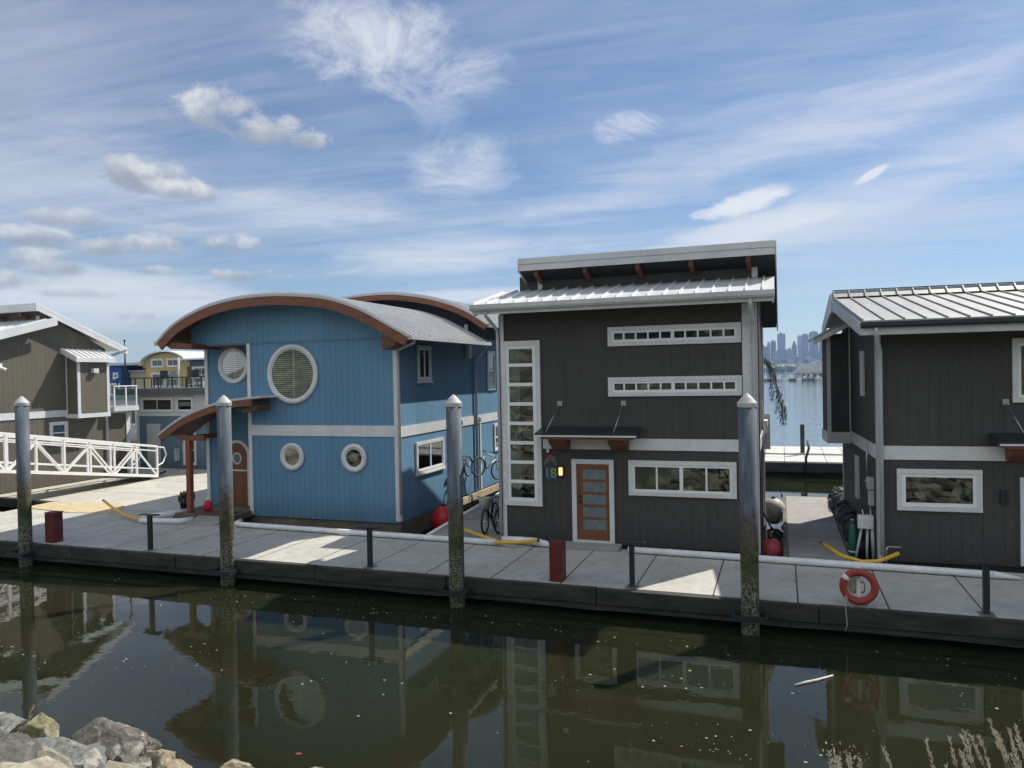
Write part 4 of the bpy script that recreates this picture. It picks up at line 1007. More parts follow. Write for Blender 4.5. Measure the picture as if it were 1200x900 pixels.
# ================================================================== things between the houses
def circle_yz(c, r, n, ang):
    """circle in the vertical plane whose horizontal direction is ang (0 = along Y)"""
    h = Vector((math.sin(ang), math.cos(ang), 0))
    return [Vector(c)+h*r*math.cos(2*math.pi*i/n)+Vector((0,0,1))*r*math.sin(2*math.pi*i/n) for i in range(n)]
def bicycle(c, ang, tilt, label, fmat, basket=None, r=.33, scale=1.0):
    """c = rear hub; ang = heading of the bike in plan (0 = +Y); tilt = nose-up angle"""
    t = thing('bicycle', label, 'bicycle', c)
    C0 = Vector(c); hd = Vector((math.sin(ang)*math.cos(tilt), math.cos(ang)*math.cos(tilt), math.sin(tilt)))
    up_ = Vector((-math.sin(ang)*math.sin(tilt), -math.cos(ang)*math.sin(tilt), math.cos(tilt)))
    sd = hd.cross(up_)
    P = lambda a,b,s_=0: C0+hd*a+up_*b+sd*s_
    for k in (0, 1.02):
        cc = P(k,0); n = 28
        pts_ = [cc+hd*r*math.cos(2*math.pi*i/n)+up_*r*math.sin(2*math.pi*i/n) for i in range(n)]
        wh = MB().tube(pts_, .03, 8, True).build('wheel', M['black'], t, True)
        m = MB(); ri = r-.03
        m.tube([cc+hd*ri*math.cos(2*math.pi*i/n)+up_*ri*math.sin(2*math.pi*i/n) for i in range(n)], .009, 5, True)
        for i in range(12):
            a = 2*math.pi*i/12; m.tube([cc+sd*.02, cc+hd*ri*math.cos(a)+up_*ri*math.sin(a)], .0018, 3)
        m.tube([cc-sd*.05, cc+sd*.05], .02, 6)
        m.build('rim', M['steel'], wh)
    bb = P(.42,-.04); st = P(.27,.47); hb = P(.83,.38); ht = P(.80,.50)
    m = MB()
    m.tube([bb,st],.024,8); m.tube([st,ht],.024,8); m.tube([bb,hb],.028,8); m.tube([hb,ht],.02,8)
    for s_ in (-.05,.05): m.tube([P(0,0,s_),bb],.010,6); m.tube([P(0,0,s_),st],.010,6); m.tube([hb,P(1.02,0,s_)],.013,6)
    m.tube([st,P(.24,.57)],.014,6)
    m.build('frame', fmat, t, True)
    m = MB(); m.blob(P(.22,.60),(.07,.13,.03) if abs(math.cos(ang))>.7 else (.13,.07,.03),2); m.build('saddle', M['black'], t, True)
    m = MB(); m.tube([ht,P(.82,.60)],.014,6); m.tube([P(.74,.63,-.29),P(.82,.61,-.15),P(.83,.60,0),P(.82,.61,.15),P(.74,.63,.29)],.013,6)
    m.build('handlebar', M['black'], t, True)
    m = MB(); m.tube([bb+hd*.17*math.cos(a)+up_*.10*0+hd*0+up_*0+up_*math.sin(a)*.1-hd*.07*math.cos(a)+sd*.05 for a in [2*math.pi*i/14 for i in range(14)]],.006,5,True)
    m.tube([bb+sd*.06,bb+sd*.06+up_*-.16],.010,5); m.tube([bb-sd*.06,bb-sd*.06+up_*.16],.010,5)
    m.build('crank', M['steel'], t, True)
    if basket: 
        bx = P(1.0,.50)
        MB().lathe([(.13,bx.z-.16),(.18,bx.z+.14),(.18,bx.z+.15),(.165,bx.z+.13)], (bx.x,bx.y), 16).build('basket', basket, t, True)
    return t
bicycle((-10.36,23.45,1.22), 0.02, .55, 'dark bicycle hung nose-up on the blue side wall behind the pile', M['darkmetal'])
bicycle((-10.25,25.0,1.66), .42, -.22, 'pale green bicycle hung on the blue side wall by the downpipe', plain('pale_green_frame', (.45,.52,.33), .35))
bicycle((-7.75,20.1,.95), math.pi*.97, 0, 'parked bicycle with pale bucket basket facing out on the walkway', M['darkmetal'], M['greybuoy'])
bicycle((-7.25,20.3,.95), math.pi*1.02, 0, 'black bicycle leaning next to the charcoal house wall', M['black'])

def buoy(c, r, mat, label):
    t = thing('fender_buoy', label, 'buoy', c)
    MB().blob(c, (r,r,r*1.08), 4).build('ball', mat, t, True)
    MB().lathe([(.05,c[2]+r*1.0),(.07,c[2]+r*1.08),(.05,c[2]+r*1.22)], (c[0],c[1]), 12).build('eye', M['black'], t, True)
buoy((-10.05,21.6,.42), .40, M['redbuoy'], 'big red ball fender floating beside the blue house')
buoy((-.30,19.75,.42), .31, plain('faded_red_vinyl', (.42,.06,.08), .5), 'faded red ball fender between the charcoal house and the finger dock')
buoy((-.27,25.1,.48), .38, M['greybuoy'], 'greyish white ball fender floating further along the gap')
t = thing('mooring_line', 'black mooring line sagging across the gap to the finger dock', 'rope', (-.3,21,.5))
MB().tube([(-.5,21.8,1.0),(-.3,21.3,.72),(-.05,20.8,.58),(.06,20.5,.62)], .025, 8).build('line', M['black'], t, True)
t = thing('mooring_line', 'thin slack line crossing the water in front of the grey fender', 'rope', (-.3,22,.5))
MB().tube([(-.5,21.2,.3),(-.2,22.6,.45),(.02,23.6,.6)], .008, 6).build('line', M['black'], t, True)

# bundle along the right finger, cylinder, junction box on stand
m = MB()
for i in range(22):
    y = 19.3+i*.36; m.blob((1.68+.04*math.sin(i),y,.80+.05*math.sin(i*1.7)),(.20,.30,.28),2,.5,2,i)
bn = solo(m, 'covered_bundle', plain('black_tarpaulin', (.014,.018,.018), .7, vary=.4), 'dark tarpaulin covered bundle along the edge of the right walkway', 'tarpaulin bundle', (1.7,22,.6))
t = thing('gas_cylinder', 'slim dark green gas cylinder beside the right house corner', 'gas cylinder', (1.52,19.0,.6))
MB().lathe([(.09,.6),(.10,.63),(.10,1.22),(.06,1.32),(.03,1.36)], (1.52,19.0), 18).build('body', M['green'], t, True)
MB().lathe([(.035,1.36),(.035,1.42),(.055,1.43),(.055,1.45)], (1.52,19.0), 10).build('valve', M['steel'], t, True)
MB().lathe([(.103,.70),(.103,.73)], (1.52,19.0), 18).build('band', M['white'], t, True)
t = thing('junction_box', 'pale grey junction box on pipe legs by the right house corner', 'junction box', (1.78,18.75,.6))
MB().box(1.60,1.93,18.66,18.86,1.30,1.60).build('box', M['trim'], t, bevel=.02)
m = MB()
m.tube([(1.68,18.75,1.3),(1.55,18.7,.62)],.03,8); m.tube([(1.80,18.75,1.3),(1.78,18.7,.62)],.03,8); m.tube([(1.90,18.75,1.5),(1.92,18.7,.62)],.04,8)
m.build('leg', M['fascia'], t, True)
MB().tube([(1.72,18.76,1.6),(1.70,18.76,1.72)],.012,6).build('antenna', M['white'], t, True)
t = thing('hose_bib', 'thin grey standpipe tap at the base of the right house', 'tap', (2.15,18.2,.6))
MB().tube([(2.12,18.2,.6),(2.12,18.2,1.0),(2.16,18.2,1.03),(2.42,18.2,1.03)], .014, 6).build('pipe', M['steel'], t, True)
MB().blob((2.13,18.2,.98),(.03,.03,.03),2).build('tap', M['steel'], t, True)

# weeping tree behind the middle house, its branch arching into the gap
W = thing('weeping_tree', 'weeping tree behind the charcoal house with a branch hanging into the gap', 'tree', (-1.6,27.0,.6))
MB().lathe([(.35,.2),(.42,.9),(.45,.95)], (-1.6,27.0), 18).build('planter', M['darkpot'], W, True)
m = MB(); m.tube([(-1.6,27,.9),(-1.55,27,2.6),(-1.5,27,4.2),(-1.35,27,4.9),(-1.0,27,5.3),(-.6,27,5.35),(-.35,27,5.15),(-.2,27,4.75),(-.1,27,4.2),(.02,27,3.6),(.05,27,3.25)], [.10,.085,.07,.05,.04,.03,.025,.02,.014,.009,.005], 8)
m.tube([(-1.5,27,4.2),(-2.0,27.1,5.2),(-2.6,27.1,5.0),(-2.9,27.1,4.0)], [.05,.04,.03,.01], 6)
m.tube([(-.35,27,5.15),(-.32,27,4.6),(-.28,27.0,3.95)], [.018,.01,.005], 6)
m.build('trunk', M['bark'], W, True)
m = MB(); rnd = random.Random(5)
def strand(pts_, dens, sp, sz):
    for a,b_ in zip(pts_[:-1],pts_[1:]):
        a,b_ = Vector(a),Vector(b_)
        for k in range(dens):
            p = a.lerp(b_, rnd.random())+Vector((rnd.gauss(0,sp),rnd.gauss(0,sp),rnd.gauss(0,sp)))
            d_ = Vector((rnd.uniform(-.5,.5),rnd.uniform(-.5,.5),-1)).normalized(); q_ = d_.orthogonal().normalized(); s_ = sz*rnd.uniform(.6,1.4)
            m.face([m.V(p),m.V(p+d_*s_+q_*s_*.22),m.V(p+d_*s_*2),m.V(p+d_*s_-q_*s_*.22)])
strand([(-1.0,27,5.3),(-.6,27,5.35),(-.35,27,5.15),(-.2,27,4.75),(-.1,27,4.2),(.02,27,3.6),(.06,27,3.15)], 80, .05, .06)
strand([(-.35,27,5.15),(-.32,27,4.6),(-.28,27,3.9)], 70, .04, .05)
strand([(-.1,27,4.3),(-.12,27,3.9),(-.14,27,3.5)], 45, .03, .05); strand([(.0,27,3.9),(.12,27,3.6),(.13,27,3.3)], 40, .03, .05)
strand([(-1.5,27,4.2),(-2.0,27.1,5.2),(-2.6,27.1,5.0),(-2.9,27.1,3.6)], 150, .15, .06)
m.build('crown', M['weep'], W)

# ================================================================== far shore and skyline
LY = 1500
m = MB(); gg = []
xs = [-3300+110*i for i in range(61)]
for j,yy in enumerate((LY,LY+120,LY+500,2440)):
    gg.append([m.V((x,yy+(0 if j==3 else 30*noise.noise(Vector((x*.003,j,0)))), (0.5,6,22,30)[j]*(1 if j==0 else 1+.5*noise.noise(Vector((x*.004,j,3)))))) for x in xs])
for j in range(3):
    for i in range(60): m.face([gg[j][i],gg[j][i+1],gg[j+1][i+1],gg[j+1][i]])
o = m.build('hills', mottled('far_land', (.04,.06,.03), (.10,.11,.08), .02, .9, 0, 0, fine=.08)); o['kind'] = 'structure'

def tower_mat(name, c1, c2, fl=3.6, wd=3.0):
    m_, nt, b = newmat(name); v = coord(nt)
    sp = nt.nodes.new('ShaderNodeSeparateXYZ'); nt.links.new(v, sp.inputs[0])
    fz = math_(nt,'LESS_THAN', math_(nt,'FRACT', math_(nt,'DIVIDE', sp.outputs[2], fl)), .55)
    fx = math_(nt,'LESS_THAN', math_(nt,'FRACT', math_(nt,'DIVIDE', math_(nt,'ADD',sp.outputs[0],sp.outputs[1]), wd)), .7)
    k = math_(nt,'MULTIPLY', fz, fx); nt.links.new(mixc(nt, k, c1, c2), b.inputs['Base Color'])
    b.inputs['Roughness'].default_value = .4; return m_
TM = [tower_mat('tower_glass_blue', (.10,.17,.30), (.03,.07,.16)), tower_mat('tower_pale', (.36,.40,.46), (.10,.13,.17)), tower_mat('tower_dark', (.06,.09,.16), (.02,.04,.09))]
# (x0, x1, height, material, roof kind, label)
TW = [(-62,-36,76,2,'flat','dark blue office tower at the far left of the skyline, beside the charcoal house'),
      (-40,-30,84,0,'step','narrow stepped blue tower second from the left in the skyline'),
      (-29,-13,93,2,'flat','broad dark tower just left of the tallest left tower'),
      (-9,15,115,0,'flat','tallest tower of the left part of the skyline'),
      (-20,-6,62,1,'flat','low pale tower in front of the tallest left tower'),
      (14,40,66,0,'flat','wide flat topped blue block in the middle of the skyline'),
      (33,48,78,2,'dome','dark tower with a small domed top in the middle of the skyline'),
      (50,62,106,1,'flat','pale tower left of the twin glass towers'),
      (61,82,107,0,'crown','wide glass tower with curved crown in the skyline'),
      (84,110,114,0,'crown','tall rounded glass tower, highest on the right'),
      (113,136,108,2,'step','dark stepped tower near the right house bay'),
      (70,84,60,1,'flat','low pale block between the glass towers'),
      (98,114,58,2,'flat','low dark block below the rounded glass tower'),
      (124,150,72,0,'flat','blue block at the right end of the skyline')]
for i,(a,b_,h,k,kind,lb) in enumerate(TW):
    yy = 2200+((i*37)%5)*35
    f = yy/2500; a*=f; b_*=f; h*=f*1.0
    t = thing('skyline_tower', lb, 'tower', ((a+b_)/2,yy,0), 'towers of the far city skyline')
    MB().box(a,b_,yy,yy+30,8,h).build('shaft', TM[k], t)
    m = MB(); w_ = b_-a
    if kind == 'step': m.box(a+w_*.2,b_-w_*.2,yy+4,yy+24,h+.01,h+7)
    elif kind == 'dome': m.lathe([(w_*.35,h+.01),(w_*.3,h+6),(w_*.15,h+11),(.5,h+13)], ((a+b_)/2,yy+14), 12)
    elif kind == 'crown': m.prism([(a+.5,h+.01),(b_-.5,h+.01),(b_-1,h+3),((a+b_)/2,h+6),(a+1,h+3)], yy+2, yy+26,'y')
    else: m.box(a+w_*.3,a+w_*.6,yy+6,yy+16,h+.01,h+4)
    m.build('roof_block', TM[k], t)
# lower buildings by the far shore
rnd = random.Random(21)
for i in range(16):
    x = -55+i*10+rnd.uniform(-3,3); yy = 1750+rnd.uniform(0,150); w_ = rnd.uniform(9,16); h = rnd.uniform(18,34)
    words = ['pale','grey','blue','dark']; 
    t = thing('shore_block', 'low office block on the far shore at the foot of the towers', 'building', (x,yy,0), 'low blocks at the foot of the skyline')
    MB().box(x,x+w_,yy,yy+20,5,h).build('wall', TM[rnd.choice((0,1,2,2))], t)
    MB().box(x+2,x+w_*.5,yy+4,yy+12,h+.01,h+2).build('roof_block', TM[1], t)

# marina pier 330 m away with houseboats
mp = thing('marina_pier', 'distant low marina pier crossing the lake', 'pier', (5,330,.5))
MB().box(-60,60,329,333,.1,.9).build('deck', M['timber'], mp)
m = MB()
for i in range(60): m.box(-60+i*2,-59.7+i*2,328.6,329,-.5,1.6)
m.build('pier_post', M['timber'], mp)
cols = [M['white'], M['palewall'], M['darkwall'], M['slate'], M['trimw'], M['brown']]
names_ = []
rnd = random.Random(4)
for i in range(14):
    x = -13+i*2.45+rnd.uniform(-.4,.4); L_ = rnd.uniform(2.0,2.8); hh = rnd.uniform(1.6,2.8)
    t = thing('moored_boat', 'small cabin boat moored at the distant marina pier', 'boat', (x,326,0), 'boats moored at the distant marina')
    MB().prism([(x-L_*.5,.1),(x+L_*.4,.1),(x+L_*.6,1.0),(x-L_*.55,.95)], 324.8, 327,'y').build('hull', cols[(i*5)%6], t)
    MB().box(x-L_*.3,x+L_*.2,325.1,326.7,1.01,hh).build('cabin', cols[(i*3+1)%6], t)
    if i%3 == 0: MB().tube([(x,326,hh),(x,326,hh+4)],.06,5).build('mast', M['white'], t)
bh = thing('boathouse', 'large pale gabled boathouse on the distant marina', 'boathouse', (13,336,0))
MB().box(5.5,19,334,345,.5,3.2).build('wall', M['palewall'], bh)
MB().prism([(4.6,3.1),(19.5,3.1),(18.6,6.9),(8.6,6.9)], 333.4, 345.5,'y').build('roof', M['fascia'], bh)
for i in range(6): MB(front(334)).box(6.2+i*2.1,7.5+i*2.1,1.4,2.7,.01,.1).build('window', M['darkwall'], bh)
for i,(x,y) in enumerate(((20.2,331),(-11,336),(21.5,338))):
    t = thing('shore_tree', ('dark round tree at the right end of the distant marina','small tree at the left end of the distant marina','dark tree behind the distant boathouse')[i], 'tree', (x,y,0))
    MB().tube([(x,y,.8),(x,y,4)],.2,6).build('trunk', M['bark'], t)
    m = MB()
    for k in range(5): leaf_cloud(m, (x+rnd.uniform(-.6,.6),y+rnd.uniform(-.6,.6),3.8+k*.7),(1.3,1.3,.9),90,.28,i*7+k)
    m.build('crown', M['foliage'], t)
# tree belt on the far shore
m = MB(); rnd = random.Random(8)
for i in range(900):
    x = rnd.uniform(-180,260); yy = 1480+rnd.uniform(0,60); r_ = rnd.uniform(4,8)
    m.blob((x,yy,rnd.uniform(3,8)),(r_,r_,r_*.8),1,.5,1,i)
o = m.build('tree_belt', M['foliage']); o['kind'] = 'stuff'

# ================================================================== near shore: rocks and dry grass
def rock(c, r, mat, label, seed):
    bm = bmesh.new(); bmesh.ops.create_icosphere(bm, subdivisions=5, radius=1)
    rnd = random.Random(seed); cuts = []
    for _ in range(13):
        n_ = Vector((rnd.uniform(-1,1),rnd.uniform(-1,1),rnd.uniform(-.7,1))).normalized(); cuts.append((n_, rnd.uniform(.52,.86)))
    for v in bm.verts:
        p = v.co.copy()
        for n_,d_ in cuts:
            k = p.dot(n_)-d_
            if k > 0: p -= n_*k*.93
        p += v.co*(.07*noise.noise(v.co*2.3+Vector((seed,0,0)))+.035*noise.noise(v.co*6+Vector((0,seed,0)))+.018*noise.noise(v.co*14+Vector((0,seed,0))))
        v.co = Vector((p.x*r[0],p.y*r[1],p.z*r[2]))
    me = bpy.data.meshes.new('rock'); bm.to_mesh(me); bm.free(); me.materials.append(M[mat])
    for p in me.polygons: p.use_smooth = True
    o = bpy.data.objects.new('rock', me); C.objects.link(o); o.location = c; o.rotation_euler = (rnd.uniform(-.15,.15),rnd.uniform(-.15,.15),.85+rnd.uniform(-.25,.25))
    tag(o, label, 'rock', 'riprap rocks on the near bank'); return o
ROCKS = [((-9.28,7.25,.20),(.30,.30,.40),'rockm','moss-topped upright boulder at the water line on the left'),
 ((-8.22,7.42,.12),(.66,.50,.46),'rockd','biggest dark boulder with a pale sunlit top by the water'),
 ((-7.50,7.42,.06),(.27,.26,.30),'rockt','taller tan rock right of the biggest dark boulder'),
 ((-7.16,7.32,.04),(.24,.22,.24),'rockt','smallest tan rock at the right end of the pile'),
 ((-7.60,6.98,.16),(.38,.30,.27),'rockd','dark rock in front of the two tan rocks'),
 ((-8.65,6.72,.30),(.80,.50,.36),'rockg','wide smooth grey boulder at the front of the pile'),
 ((-9.85,6.95,.30),(.50,.40,.32),'rockg','speckled grey boulder left of the mossy boulder'),
 ((-10.45,7.25,.26),(.42,.40,.30),'rockt','pale rock cut by the left edge of the picture'),
 ((-9.45,6.45,.50),(.42,.36,.28),'rockd','dark rock tucked behind the dry weeds in the corner'),
 ((-10.05,6.30,.60),(.44,.36,.28),'rockg','grey rock in the lowest left corner'),
 ((-6.50,7.62,-.04),(.30,.26,.22),'rockt','low tan rock just breaking the bottom edge, left one'),
 ((-5.50,7.92,-.08),(.34,.26,.20),'rockt','low tan rock just breaking the bottom edge, right one'),
 ((-7.85,6.40,.42),(.50,.40,.28),'rockg','grey rock below the wide grey boulder'),
 ((-7.05,6.75,.20),(.42,.34,.24),'rockd','low dark rock below the smallest tan rock'),
 ((-8.95,7.05,.12),(.34,.28,.24),'rockd','dark wedged rock between the mossy boulder and the biggest one'),
 ((-11.1,6.9,.4),(.5,.45,.35),'rockt','tan rock beyond the left corner of the pile'),
 ((-9.1,6.0,.78),(.50,.42,.30),'rockg','grey rock at the very bottom below the dark tucked rock'),
 ((-8.3,6.0,.70),(.46,.40,.28),'rockd','dark rock at the very bottom under the wide grey boulder')]
for i,(c,r_,mt_,lb) in enumerate(ROCKS): rock(c, r_, mt_, lb, i*3+2)

def stalks(roots, seed, H_, lean, heads=True):
    m = MB(); rnd = random.Random(seed)
    for (x,y,top) in roots:
        z0 = bank_z(x,y); lx = lean*rnd.uniform(.7,1.4); ly = rnd.uniform(-.08,.08); hh = top-z0
        P_ = [Vector((x-lx*(t_**2), y+ly*t_, z0+hh*t_)) for t_ in [i/10 for i in range(11)]]
        m.tube(P_, [.0026-.00019*i for i in range(11)], 5)
        if heads:
            d_ = (P_[-1]-P_[-3]).normalized()
            for k in range(46):
                p = P_[-1]-d_*rnd.uniform(0,.16); q = Vector((rnd.gauss(0,1),rnd.gauss(0,1),rnd.gauss(0,.6))).normalized()
                e_ = (d_*1.0+q*.6).normalized(); s_ = rnd.uniform(.010,.022); n_ = e_.orthogonal().normalized()*.0017; n2 = e_.cross(n_).normalized()*.0017
                b0 = p+q*.004
                m.hexa([b0-n_-n2,b0+n_-n2,b0+n_+n2,b0-n_+n2],[b0+e_*s_-n_*.3-n2*.3,b0+e_*s_+n_*.3-n2*.3,b0+e_*s_+n_*.3+n2*.3,b0+e_*s_-n_*.3+n2*.3])
        if rnd.random() < .7:                                       # a blade
            t0 = rnd.uniform(.3,.6); a = P_[int(t0*10)]; w_ = .004
            pts_ = [a+Vector((-.10*s_*(1+s_),rnd.uniform(-.01,.01),.16*s_-.05*s_*s_)) for s_ in (0,.5,1,1.5)]
            m.tube(pts_, [.0035,.004,.003,.001], 4)
    return m
rnd = random.Random(15); roots = []
for i in range(95):
    x = rnd.uniform(.78,2.1); y = rnd.uniform(3.9,4.6); u_ = (x-.78)/1.3
    roots.append((x,y,2.88+.42*min(1,u_*1.25)*rnd.uniform(.45,1)+.02))
gs = stalks(roots, 3, 1, .22).build('dry_grass', M['straw']); gs['kind'] = 'stuff'
rnd = random.Random(16)
rt = [(.30+rnd.uniform(-.06,.10), 4.3+rnd.uniform(-.1,.1), 2.93+rnd.uniform(-.05,.05)) for i in range(9)]
wd_ = stalks(rt, 4, 1, .05); leaf_cloud(wd_, (.28,4.3,2.90),(.12,.10,.07),70,.006,2)
wd_ = wd_.build('weed', M['straw']); tag(wd_, 'small speckled dry weed at the bottom edge left of the tall grass', 'plant')
rt = [(-5.9+rnd.uniform(-.1,.1)-.9, 5.0+rnd.uniform(-.1,.1), 2.35+rnd.uniform(-.1,.25)) for i in range(5)]
sw = stalks([(-7.6,5.6,1.62),(-7.75,5.7,1.45),(-7.9,5.55,1.40),(-8.1,5.6,1.30)], 5, 1, -.25).build('weed', M['straw']); tag(sw, 'few thin dry stalks rising between the boulders at the left', 'plant')

# the rest of the rubble bank, seen mirrored in the windows
m = MB(); rnd = random.Random(77)
for i in range(1500):
    x = rnd.uniform(-24,12); y = rnd.uniform(.8,4.9) if x > -13.5 and x < -4.0 else rnd.uniform(.8,7.2)
    if -6 < x < 3.5 and y > 3.2 and x > .2: continue
    r_ = rnd.uniform(.14,.36)
    m.blob((x,y,bank_z(x,y)+r_*.05),(r_*rnd.uniform(.8,1.4),r_*rnd.uniform(.8,1.4),r_*rnd.uniform(.6,1)),2,.8,1.3,i)
def riprap_mat():
    m_, nt, b = newmat('riprap_rock'); v = coord(nt)
    ge = nt.nodes.new('ShaderNodeNewGeometry')
    c = ramp(nt, ge.outputs['Random Per Island'], [(0,(.07,.068,.06)), (.35,(.17,.165,.15)), (.7,(.27,.25,.19)), (1,(.42,.39,.31))])
    n2 = noisev(nt, v, 9, 7, .7)
    nt.links.new(mixc(nt, .7, c, ramp(nt, n2, [(.35,(.4,.4,.38)), (.62,(1.3,1.3,1.25))]), 'MULTIPLY'), b.inputs['Base Color'])
    b.inputs['Roughness'].default_value = .95; bump(nt, b, n2, .7, .04); return m_
o = m.build('riprap', riprap_mat()); o['kind'] = 'stuff'

# floating bits on the water
m = MB(); rnd = random.Random(31)
def flake(x, y, s_):
    n_ = rnd.randint(4,6); a0 = rnd.uniform(0,6); vs = []
    for i in range(n_):
        a = a0+2*math.pi*i/n_; q = s_*rnd.uniform(.5,1.2); vs.append((x+q*math.cos(a)*1.3, y+q*math.sin(a)))
    m.prism(vs, .002, .002+s_*.25)
clus = [(rnd.uniform(-14,6), rnd.uniform(9.5,14.3)) for _ in range(30)]+[(rnd.uniform(-14,6), rnd.uniform(13.4,14.3)) for _ in range(14)]
for i in range(650):
    if rnd.random() < .7:
        c_ = rnd.choice(clus); x = c_[0]+rnd.gauss(0,.45); y = c_[1]+rnd.gauss(0,.16)
    else: x = rnd.uniform(-22,7); y = rnd.uniform(8.6,14.6)
    if y > 14.6 or y < 8.5: continue
    flake(x, y, rnd.choice((.003,.004,.005,.005,.006,.008,.010,.018)))
o = m.build('floating_debris', plain('pale_debris', (.42,.42,.36), .7, vary=.3)); o['kind'] = 'stuff'
t = MB().tube([(.14,12.50,.012),(.30,12.64,.018),(.48,12.80,.016),(.72,13.06,.014)], [.014,.022,.020,.016], 8)
solo(t, 'driftwood_stick', mottled('bleached_wood', (.45,.43,.38), (.65,.62,.56), 8, .8, .3, .004), 'pale bleached stick floating in the bright patch of water', 'stick', (.4,12.7,0), smooth=True)
m = MB(); m.prism([(-6.10,8.34),(-6.06,8.37),(-6.01,8.36),(-6.03,8.32),(-6.08,8.32)], .003,.006)
solo(m, 'red_leaf', M['redleaf'], 'small red leaf floating near the bottom of the dark water', 'leaf', (-6.06,8.35,0))

# ================================================================== haze
hz = MB().box(-3450,3450,-60,2480,-4,135).build('haze', None) if False else None
bm = bmesh.new(); bmesh.ops.create_cube(bm, size=1)
for v in bm.verts: v.co = Vector((v.co.x*6900, -60+(v.co.y+.5)*2560, -4+(v.co.z+.5)*139))
me = bpy.data.meshes.new('haze'); bm.to_mesh(me); bm.free()
hm = bpy.data.materials.new('haze_air'); hm.use_nodes = True; nt = hm.node_tree; nt.nodes.remove(nt.nodes['Principled BSDF'])
pv = nt.nodes.new('ShaderNodeVolumePrincipled'); pv.inputs['Color'].default_value = (.50,.70,1,1); pv.inputs['Density'].default_value = .00017; pv.inputs['Anisotropy'].default_value = .2
nt.links.new(pv.outputs[0], nt.nodes['Material Output'].inputs['Volume'])
me.materials.append(hm); o = bpy.data.objects.new('haze', me); C.objects.link(o); o['kind'] = 'stuff'

# ================================================================== sky, sun, camera
AZ, EL = R(34), R(49)
w = bpy.data.worlds.new('World'); bpy.context.scene.world = w; w.use_nodes = True; nt = w.node_tree
bg = nt.nodes['Background']; bg.inputs['Strength'].default_value = .10
sky = nt.nodes.new('ShaderNodeTexSky'); sky.sky_type = 'NISHITA'; sky.sun_disc = False
sky.sun_elevation = EL; sky.sun_rotation = AZ; sky.air_density = 1.0; sky.dust_density = .15; sky.ozone_density = 2.0
tc = nt.nodes.new('ShaderNodeTexCoord'); dirv = tc.outputs['Generated']
sp = nt.nodes.new('ShaderNodeSeparateXYZ'); nt.links.new(dirv, sp.inputs[0])
zz = math_(nt,'MAXIMUM', math_(nt,'ADD', sp.outputs[2], .06), .02)
cb = nt.nodes.new('ShaderNodeCombineXYZ')
nt.links.new(math_(nt,'DIVIDE', sp.outputs[0], zz), cb.inputs[0]); nt.links.new(math_(nt,'DIVIDE', sp.outputs[1], zz), cb.inputs[1])
pl = cb.outputs[0]
def blobmask(az, el, su, sv, n1, amp, rot=0, lo=.0, hi=.5):
    az, el = R(az), R(el)
    c = Vector((math.sin(az)*math.cos(el), math.cos(az)*math.cos(el), math.sin(el)))
    r_ = Vector((math.cos(az), -math.sin(az), 0)); u_ = r_.cross(c)
    r2 = r_*math.cos(rot)+u_*math.sin(rot); u2 = -r_*math.sin(rot)+u_*math.cos(rot)
    outs = []
    for ax, s_ in ((r2, su), (u2, sv)):
        d = nt.nodes.new('ShaderNodeVectorMath'); d.operation = 'DOT_PRODUCT'; d.inputs[1].default_value = ax/s_
        nt.links.new(dirv, d.inputs[0]); outs.append(math_(nt,'SUBTRACT', d.outputs['Value'], c.dot(ax)/s_))
    fr = nt.nodes.new('ShaderNodeVectorMath'); fr.operation = 'DOT_PRODUCT'; fr.inputs[1].default_value = c; nt.links.new(dirv, fr.inputs[0])
    l2 = math_(nt,'ADD', math_(nt,'MULTIPLY', outs[0], outs[0]), math_(nt,'MULTIPLY', outs[1], outs[1]))
    f = math_(nt,'ADD', math_(nt,'SUBTRACT', 1, l2), math_(nt,'MULTIPLY', math_(nt,'SUBTRACT', n1, .5), amp))
    mr = N(nt,'ShaderNodeMapRange', interpolation_type='SMOOTHSTEP', i_1=lo, i_2=hi); nt.links.new(f, mr.inputs[0])
    return math_(nt,'MULTIPLY', mr.outputs[0], math_(nt,'GREATER_THAN', fr.outputs['Value'], .5)), outs[1]
# clear sky, its own colour slightly deepened
sk = mixc(nt, 1.0, sky.outputs[0], (.52,.61,.72), 'MULTIPLY')
# cirrus veil: long streaks running down to the left, denser in the right half
mp_ = nt.nodes.new('ShaderNodeMapping'); mp_.inputs['Rotation'].default_value = (0,0,R(-20)); mp_.inputs['Scale'].default_value = (.30,1.0,1)
nt.links.new(pl, mp_.inputs[0])
s1 = noisev(nt, mp_.outputs[0], .8, 8, .60, dist=.8); s2 = noisev(nt, pl, .33, 4, .5)
s3 = noisev(nt, mp_.outputs[0], 4.0, 8, .66, (.45,1.6,1), dist=1.2)
sm = math_(nt,'ADD', math_(nt,'ADD', math_(nt,'MULTIPLY', s1, .55), math_(nt,'MULTIPLY', s3, .27)), math_(nt,'MULTIPLY', s2, .42))
veil = N(nt,'ShaderNodeMapRange', interpolation_type='SMOOTHSTEP', i_1=.53, i_2=.84); nt.links.new(sm, veil.inputs[0])
hb = N(nt,'ShaderNodeMapRange', i_1=.50, i_2=.22, i_3=.35, i_4=1.0); nt.links.new(sp.outputs[2], hb.inputs[0])
col = mixc(nt, math_(nt,'MULTIPLY', math_(nt,'MULTIPLY', veil.outputs[0], .62), hb.outputs[0]), sk, (5.0,5.4,6.1))
mq = nt.nodes.new('ShaderNodeMapping'); mq.inputs['Rotation'].default_value = (0,0,R(-38)); mq.inputs['Scale'].default_value = (.5,2.2,1); nt.links.new(pl, mq.inputs[0])
f1 = noisev(nt, mq.outputs[0], 1.6, 10, .68, dist=1.0); f2 = noisev(nt, pl, .7, 5, .55, dist=.6)
